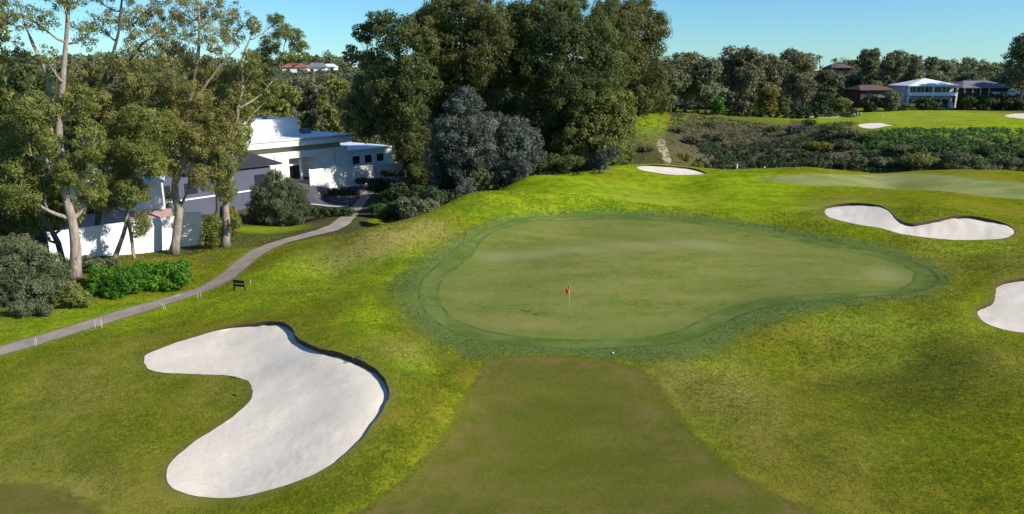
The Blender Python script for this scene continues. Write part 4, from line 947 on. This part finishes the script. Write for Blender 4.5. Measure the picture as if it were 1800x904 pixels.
# ------------------------------------------------------------------ bushes in the gully
gul = [(1205,275,40,18,M_yel,'olive shrub right of the sandy chute'),(1140,262,34,12,M_greyg,'low grey green shrub left of the sandy chute'),(1225,290,26,16,M_euc,'leafy shrub at the mouth of the gully'),
 (1240,293,20,14,M_greyg,'grey shrub beside the dark gully, nearest the mound'),(1190,228,34,14,M_scrub,'dry brown scrub at the top left of the gully slope'),(1215,245,40,18,M_scrub,'tangled dry scrub in the middle left of the gully slope'),
 (1250,218,26,16,M_greyg,'rounded dark shrub on the rim of the gully slope'),(1255,240,44,20,M_scrub,'dry grey scrub under the rim of the gully slope'),(1270,255,30,14,M_scrub,'brown scrub above the shaded hollow'),
 (1395,228,44,22,M_grey,'round silvery shrub on the bare brown slope'),(1360,226,30,14,M_eucg,'dark shrub left of the silvery one on the brown slope'),(1346,236,12,9,M_farb,'small dark plant on the bare brown slope'),
 (1435,256,50,20,M_yel,'yellow green flowering bush low on the brown slope'),(1420,215,40,14,M_eucg,'dark green bush on the rim right of the silvery shrub'),(1465,222,46,16,M_eucg,'dark bush on the rim near the small plateau bunker'),
 (1490,235,40,18,M_greyg,'grey bush where the rim turns below the plateau bunker'),(1520,240,44,18,M_eucg,'green bush below the small plateau bunker'),(1480,255,44,20,M_farb,'brown bush beneath the rim bushes'),
 (1500,285,60,26,M_greyg,'grey green bush at the bottom of the gully, left of the purple one'),(1545,282,54,24,M_scrub,'purplish brown bush at the bottom of the gully'),(1580,262,50,18,M_farb,'dull bush halfway down the ivy bank'),
 (1610,282,64,30,M_euc,'large yellowish bush at the bottom of the ivy bank'),(1660,290,50,20,M_eucg,'dark bush at the foot of the bank right of the yellowish bush'),(1700,280,60,24,M_greyg,'grey bush low on the bank with bare twigs'),
 (1735,266,50,22,M_dark,'dark rounded bush on the ivy bank'),(1780,284,60,22,M_greyg,'grey bush at the foot of the bank by the right edge'),(1740,296,40,14,M_farb,'low brown bush at the bank foot near the right edge'),
 (1440,290,60,24,M_greyg,'grey scrub in the shaded bottom of the gully'),(1465,275,40,18,M_scrub,'pale brown scrub at the right of the shaded hollow'),(1820,270,60,26,M_eucg,'bush on the bank just beyond the right edge')]
for px, py, w_, h_, m, lab in gul:
    g = G(px, py+h_*.45, 124); Y = g[1]; h_ = h_*.55
    lb = plobes([(px+rng.uniform(-.3,.3)*w_, py+rng.uniform(-.2,.3)*h_, w_*rng.uniform(.2,.34), h_*rng.uniform(.5,.8), rng.uniform(-.6,.8)) for _ in range(5)], Y)
    tree('gully_bush', lab, 'bush', g, [([g, g+np.array([0,0,.5]), lb[0][0]], .09, .04)], lb, m, M_barkd, .1, .3, .13, droop=0, twigs=5, cov=1.4)
# ------------------------------------------------------------------ continuous cover: stuff
def cover(name, label, cat, reg_fn, n, rad, mat, L, W, cov=1.3, hgt=.55):
    P = []
    while len(P) < n:
        px, Y = reg_fn(); g = GX(px, Y); P.append(g)
    lb = [(p+np.array([0, 0, 0]), (r, r, r*hgt)) for p in P for r in [rng.uniform(*rad)]]
    PP, NN, CC = crown_pts(lb, L, W, cov=cov, fill=0, subs=.4, flat=.8)
    m = PP[:, 2] > H(PP[:, 0], PP[:, 1])-.05; PP, NN, CC = PP[m], NN[m], CC[m]
    V, Fc = leaf_quads(PP, NN, L, W, 0)
    o = link(name, mesh_np(name, V, Fc, mat, None, False, {'rnd': np.clip(CC*.6+rng.uniform(0, .4, len(CC)), 0, 1)}))
    return tag(o, label, cat, None, 'stuff')
def band(x0, x1, y0, y1, a=0.):
    def f():
        px = rng.uniform(x0, x1); return px, rng.uniform(y0, y1)+(px-x0)/(x1-x0)*a
    return f
cover('ivy_cover', 'green creeping plants covering the steep bank below the far plateau', 'ground cover', band(1500, 2050, 136, 152), 900, (.5, 1.1), M_ivy, .34, .26, 1.5)
cover('scrub_cover', 'low dry scrub over the brown gully slope', 'ground cover', band(1180, 1500, 160, 192, -16), 700, (.3, .9), M_scrub, .3, .12, 1.)
cover('gully_shade_growth', 'tangled undergrowth along the bottom of the gully, darkened to stand in for shade', 'ground cover', band(1220, 2050, 124, 144), 900, (.6, 1.5), M_dark, .32, .14, 1.4)  # leaves kept dark, so the gully shade sits in their colour
cover('hollow_shade_growth', 'dark matted plants added to stand in for the shade in the gully hollow', 'ground cover', band(1225, 1470, 140, 163, -8), 520, (.6, 1.4), M_dark, .32, .15, 1.5)  # added plants; their dark leaves replace the shadow lying in the hollow
cover('bank_grass_tufts', 'rough grass tufts left of the gully below the plateau', 'ground cover', band(1120, 1230, 127, 178, 0), 300, (.2, .6), M_yel, .3, .06, .9)
cover('plateau_edge_growth', 'low green growth along the rim of the plateau', 'ground cover', band(1180, 1500, 166, 192, -16), 520, (.35, .8), M_eucg, .3, .16, 1.2)
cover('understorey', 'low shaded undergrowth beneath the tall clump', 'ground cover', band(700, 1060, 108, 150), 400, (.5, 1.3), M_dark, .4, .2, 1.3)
cover('plateau_understorey', 'dark undergrowth beneath the trees behind the plateau', 'ground cover', band(1130, 1500, 192, 240), 380, (.8, 2.0), M_dark, .6, .3, 1.3)
def hillw():
    px, Y = rng.uniform(-150, 2000), math.exp(rng.uniform(math.log(255), math.log(760)))
    return (px, Y) if not (470 < px < 610 and Y < 440) else (px, Y+320)
def wood(name, label, fn, n, rad, mat, L, W):
    lb = []
    for _ in range(n):
        px, Y = fn(); g = GX(px, Y); r = rng.uniform(*rad)
        for q in range(2): lb.append((g+np.array([rng.uniform(-r, r)*.6, rng.uniform(-r, r)*.6, r*.55]), (r, r, r*.75)))
    P, N, C = crown_pts(lb, L, W, cov=1.4, fill=.0, subs=.6)
    V, Fc = leaf_quads(P, N, L, W, .1)
    o = link(name, mesh_np(name, V, Fc, mat, None, False, {'rnd': np.clip(C*.6+rng.uniform(0, .4, len(C)), 0, 1)})); tag(o, label, 'woodland', None, 'stuff')
wood('far_woodland', 'continuous bushland over the distant hills', hillw, 420, (3.5, 8), M_far, 1.7, .95)
wood('far_bushes', 'scattered brownish bush between the distant trees', lambda: (rng.uniform(-150, 2000), rng.uniform(235, 330)), 170, (2, 5), M_farb, 1.1, .6)
wood('ridge_bushes', 'bushes on the ridge below the distant red roofed house', lambda: (rng.uniform(475, 605), rng.uniform(340, 388)), 60, (1.4, 2.6), M_far, .8, .45)
wood('valley_woodland', 'bushland behind the clubhouse in the valley', lambda: (rng.uniform(-200, 900), rng.uniform(165, 270)), 170, (2.5, 6), M_far, .8, .42)
wood('garden_thicket', 'dark thicket behind the garden wall', lambda: (rng.uniform(-250, 330), rng.uniform(92, 150)), 90, (1.5, 3.2), M_dark, .5, .26)
# ------------------------------------------------------------------ small things
M_red = plain('red_cloth', (.50,.03,.02), .8, .1, 4); M_pole = plain('yellow_white_pole', (.48,.44,.22), .4, .05, 4)
M_wp = plain('white_plastic', (.55,.55,.52), .5, .03, 4); M_wood = plain('grey_wood', (.20,.17,.14), .8, .1, 6)
g = G(1000, 557); root = thing('flagstick', 'flagstick with drooping red flag near the middle of the putting green', 'golf flag', g)
mb = MB(); mb.tube([(0,0,-.1),(0,0,2.2)], [.016,.013], 8); mb.build('pole', M_pole, root, True)
mb = MB(); mb.tube([(0,0,.004),(0,0,.012)], [.054,.054], 16); mb.build('cup', M_black, root)
V = []; n = 9
for i in range(n):
    s = i/(n-1)
    for j in range(n):
        t = j/(n-1); hgt = .46*(1-.35*s); z = 2.18-t*hgt-s*.22
        V.append((-.02-s*.24*(1-.25*t), .06*math.sin(s*7+t*2), z))
Fs = [(i*n+j, (i+1)*n+j, (i+1)*n+j+1, i*n+j+1) for i in range(n-1) for j in range(n-1)]
me = mesh_np('flag', V, Fs, M_red, None, True); f = link('flag', me, root); md = f.modifiers.new('t', 'SOLIDIFY'); md.thickness = .006
# low two railed sign at the path
g = G(421, 511); root = thing('path_sign', 'low dark sign frame with two boards on two posts beside the path', 'sign', g, R_(-22))
W2 = .52
for x in (-W2, W2):
    mb = MB(); mb.box(x-.035,-.035,-.2,x+.035,.035,.86); mb.build('post', M_black, root)
for z0, z1 in ((.62,.86),(.34,.54)):
    mb = MB(); mb.box(-W2+.036,-.025,z0,W2-.036,.025,z1); mb.build('board', M_black, root)
mb = MB(); mb.box(-W2-.05,-.05,.861,W2+.05,.05,.885); mb.build('top_rail', M_black, root)
# thin white stakes in pairs along the lawn edge of the path
labs = ['pair member of thin white stakes by the path near the left edge of the picture','thin white stake on the path verge above the tip of the big bunker',
        'thin white stake on the path verge above the top of the big bunker','thin white stake on the path verge left of the dark sign','thin white stake on the verge immediately right of the dark sign','thin white stake on the grass between sign and mound']
for i, (px, py) in enumerate([(60,608),(64,610),(168,577),(177,575),(180,577),(289,545),(292,546),(348,528),(354,526),(428,508),(440,503)]):
    g = G(px, py); k = 0 if i < 2 else 1 if i < 5 else 2 if i < 7 else 3 if i < 9 else 4 if i < 10 else 5
    a, b = rng.uniform(-.22, .22, 2); mb = MB(); mb.tube([(0,0,-.1),(a*.4,b*.4,.25),(a,b,.58)], [.016,.014,.012], 6)
    o = mb.build('stake', M_wp, None, True, g); tag(o, labs[k] if k else 'thin white stake by the path near the left edge of the picture', 'stake', 'white stakes along the path')
# far tee posts and markers
for px, py, ym, lab, h_ in [(1295,297,110,'white marker box at the back edge of the far mown ground',.8),(1343,300,110,'small white post on the edge of the gully, right of the marker box',.7),(1102,283,110,'short pale post behind the narrow bunker',.8)]:
    g = G(px, py+1, ym); w_ = .32 if 'box' in lab else .1
    root = thing('marker', lab, 'marker', g)
    mb = MB(); mb.tube([(0,0,-.1),(0,0,h_*.75)], w_*.45, 8); mb.build('post', M_wp, root, True)
    mb = MB(); mb.tube([(0,0,h_*.75),(0,0,h_*.9),(0,0,h_)], [w_*.62,w_*.6,w_*.3], 10); mb.build('cap', M_wp, root, True)
for px, lab in ((1505,'dark bollard at the end of the plateau path, left of the pair'),(1510,'dark bollard at the end of the plateau path, right of the pair')):
    g = G(px, 204, 150); root = thing('bollard', lab, 'bollard', g); mb = MB(); mb.tube([(0,0,-.1),(0,0,1.1)], .16, 8); mb.build('post', M_black, root, True)
    mb = MB(); mb.tube([(0,0,1.1),(0,0,1.2),(0,0,1.26)], [.19,.19,.08], 8); mb.build('cap', M_black, root, True)
g = G(1551, 208, 150); mb = MB(); mb.tube([(0,0,-.1),(0,0,.9),(0,0,1.0)], [.13,.12,.05], 8); o = mb.build('marker_post', M_wp, None, True, g); tag(o, 'tiny pale post on the plateau lawn above the small bunker', 'post')
g = G(1077, 622); mb = MB(); mb.tube([(0,0,0.0),(0,0,.03),(0,0,.08),(0,0,.10)], [.05,.07,.06,.02], 12); o = mb.build('tee_marker', M_wp, None, True, g); tag(o, 'small white marker lying in the fringe below the flag', 'marker')
g = G(944, 553); mb = MB(); mb.tube([(-.22,0,.03),(-.05,.02,.05),(.1,-.02,.04),(.24,.03,.03)], [.015,.05,.04,.012], 6); o = mb.build('fallen_bark', M_barkd, None, True, g); tag(o, 'dark strip of fallen bark on the green left of the flag', 'bark strip')
def twig(px, py, dx, dy, r, lab, dz=.02, mat=M_barkd, cat='twig', name='fallen_twig'):
    g = G(px, py); h = G(px+dx, py+dy); d = h-g; mb = MB()
    mb.tube([(0,0,dz), d*.5+np.array([.02,.03,dz+.03]), d+np.array([0,0,dz])], [r, r*.8, r*.5], 6)
    mb.tube([d*.45+np.array([0,0,dz+.02]), d*.6+np.array([.08,.12,dz+.03])], [r*.5, r*.3], 5)
    o = mb.build(name, mat, None, True, g); tag(o, lab, cat)
twig(405,663,12,3,.03,'dark twig on the grass tongue at the inner bend of the big bunker')
twig(409,695,10,3,.03,'dark twig on the grass tongue, lower of the two')
def rake(px, py, dx, dy, lab, dz=.03, face=0):
    g = G(px, py); h = G(px+dx, py+dy); d = h-g; root = thing('bunker_rake', lab, 'rake', g)
    p = np.cross(d/np.linalg.norm(d), [0, 0, 1.0]); mb = MB(); mb.tube([(0,0,dz+.05), d+np.array([0,0,dz])], .018, 6); mb.build('handle', M_wood, root, True)
    mb = MB(); mb.tube([-p*.3+np.array([0,0,dz+.03]), p*.3+np.array([0,0,dz+.03])], .03, 6)
    for k in range(9): q = p*(-.28+k*.07); mb.tube([q+np.array([0,0,dz+.02]), q+np.array([0,0,-.03])], .01, 4)
    mb.build('head', M_black, root)
rake(1771,469,36,4,'rake lying on the grass above the right edge bunker')
rake(627,630,20,8,'rake lying on the dark lip at the top right of the big bunker', .06)
# grass that stands up in the light: rough around the bunkers and the fringe
def blades(name, label, n, fn, hgt, mat, wd=.02, k=5):
    U = rng.uniform(size=(n*3, 2)); an = (U[:, 0]-.5)*1.36
    r = 22*np.exp(U[:, 1]*math.log(90/22.)); x, y = r*np.sin(an), r*np.cos(an)
    keep = fn(x, y); x, y, r = x[keep][:n], y[keep][:n], r[keep][:n]
    z = H(x, y); q = np.c_[x, y]; m = len(x)
    
    B = np.repeat(np.c_[x, y, z-.02], k, 0)+np.c_[rng.normal(size=(m*k, 2))*.05, np.zeros(m*k)]
    S = np.repeat(np.clip(r/45, .7, 1.8), k)[:, None]
    t = rng.normal(size=(m*k, 3))*.4; t[:, 2] = 1; t = unit(t)*hgt*rng.uniform(.5, 1.2, (m*k, 1))*S**.5
    sdv = unit(np.cross(t, rdir(m*k)))*wd*S
    V = np.stack([B-sdv, B+sdv, B+t], 1).reshape(-1, 3)
    me = mesh_np(name, V, np.arange(3*m*k, dtype=np.int32).reshape(-1, 3), mat, None, False, {'rnd': rng.uniform(0, 1, m*k)})
    tag(link(name, me), label, 'grass', None, 'stuff')
M_blade = leaf_mat('grass_blades', (.065,.090,.006), (.130,.155,.010), (.240,.235,.028), .35, .15)
def in_rough(x, y):
    q = np.c_[x, y]; d = np.minimum(sdf(q, fringeP)+.3, np.minimum(sdf(q, fairP)+0, sdf(q, teeP)))
    for b in bunk[:3]: d = np.minimum(d, sdf(q, b)-.12)
    d = np.minimum(d, sdf(q, path_poly)-.15)
    return (d > 0) & (rng.uniform(size=len(x)) < (.25+.75*vnoise(x, y, 2.2, 6))*np.clip(.12+d/1.6, 0, 1))
blades('rough_grass', 'short rough grass around the bunkers and the green', 110000, in_rough, .10, M_blade, .018, 4)
M_fblade = leaf_mat('fringe_blades', (.045,.080,.022), (.085,.130,.040), (.175,.210,.080), .3, .2)
# pale leaves and clippings lying about
M_litter = leaf_mat('fallen_leaves', (.14,.12,.04), (.26,.24,.09), (.38,.36,.20), .1)
an = rng.uniform(-.66, .66, 1500); r = 22*np.exp(rng.uniform(0, 1, 1500)*math.log(95/22.)); x, y = r*np.sin(an), r*np.cos(an)
k_ = (sdf(np.c_[x, y], greenP) > 0) & (sdf(np.c_[x, y], fairP) > 0) & (sdf(np.c_[x, y], teeP) > 0) & (np.min([sdf(np.c_[x, y], b) for b in bunk[:3]], 0) > .3) & (rng.uniform(size=len(x)) < .25+.75*(vnoise(x, y, 6, 9) > .5)); x, y = x[k_], y[k_]
P_ = np.c_[x, y, H(x, y)+.05]; sc_ = np.clip(np.hypot(x, y)/45, .7, 1.7)[:, None]
V_, F_ = leaf_quads(P_, unit(rdir(len(P_))*.5+np.array([0, 0, 1.])), .085*sc_, .035*sc_, .1)
tag(link('fallen_leaves', mesh_np('fallen_leaves', V_, F_, M_litter, None, False, {'rnd': rng.uniform(0, 1, len(P_))})), 'small pale leaves scattered on the grass', 'leaf litter', None, 'stuff')
def in_fr(x, y):
    q = np.c_[x, y]; a = sdf(q, fringeP); b = sdf(q, collarP)
    return (a < .4) & (b > .1) & (sdf(q, fairP) > 0) & (vnoise(x, y, 1.6, 7) > .35)
blades('fringe_grass', 'tufted blue green grass in the ring around the green', 22000, in_fr, .12, M_fblade, .022, 4)
# ------------------------------------------------------------------ daylight
SUN_EL = R_(31); SUN_DIR = (.925, -.38)         # towards the sun, horizontal
w = bpy.data.worlds.new('World'); sc.world = w; w.use_nodes = True
nt = w.node_tree; bg = nt.nodes['Background']
sky = nt.nodes.new('ShaderNodeTexSky'); sky.sky_type = 'NISHITA'; sky.sun_disc = False
sky.sun_elevation = SUN_EL; sky.sun_rotation = math.atan2(SUN_DIR[0], SUN_DIR[1])
sky.altitude = 0; sky.air_density = 1.0; sky.dust_density = 0; sky.ozone_density = 3.0
tm = nt.nodes.new('ShaderNodeMix'); tm.data_type = 'RGBA'; tm.blend_type = 'MULTIPLY'; tm.inputs[0].default_value = 1
nt.links.new(sky.outputs[0], tm.inputs[6]); tm.inputs[7].default_value = (.58, .95, 1.2, 1); nt.links.new(tm.outputs[2], bg.inputs[0]); bg.inputs[1].default_value = .088
sl = bpy.data.lights.new('sun', 'SUN'); sl.energy = 5; sl.angle = R_(.5); sl.color = (1, .94, .84)
so = bpy.data.objects.new('sun', sl); COL.objects.link(so)
sd = Vector((SUN_DIR[0]*math.cos(SUN_EL), SUN_DIR[1]*math.cos(SUN_EL), math.sin(SUN_EL))).normalized()
so.rotation_euler = sd.to_track_quat('Z', 'Y').to_euler()
so.location = (60, 0, 60)
sc.view_settings.view_transform = 'Standard'; sc.view_settings.look = 'None'
sc.view_settings.gamma = 1; sc.view_settings.use_curve_mapping = False
sc.view_settings.exposure = .44
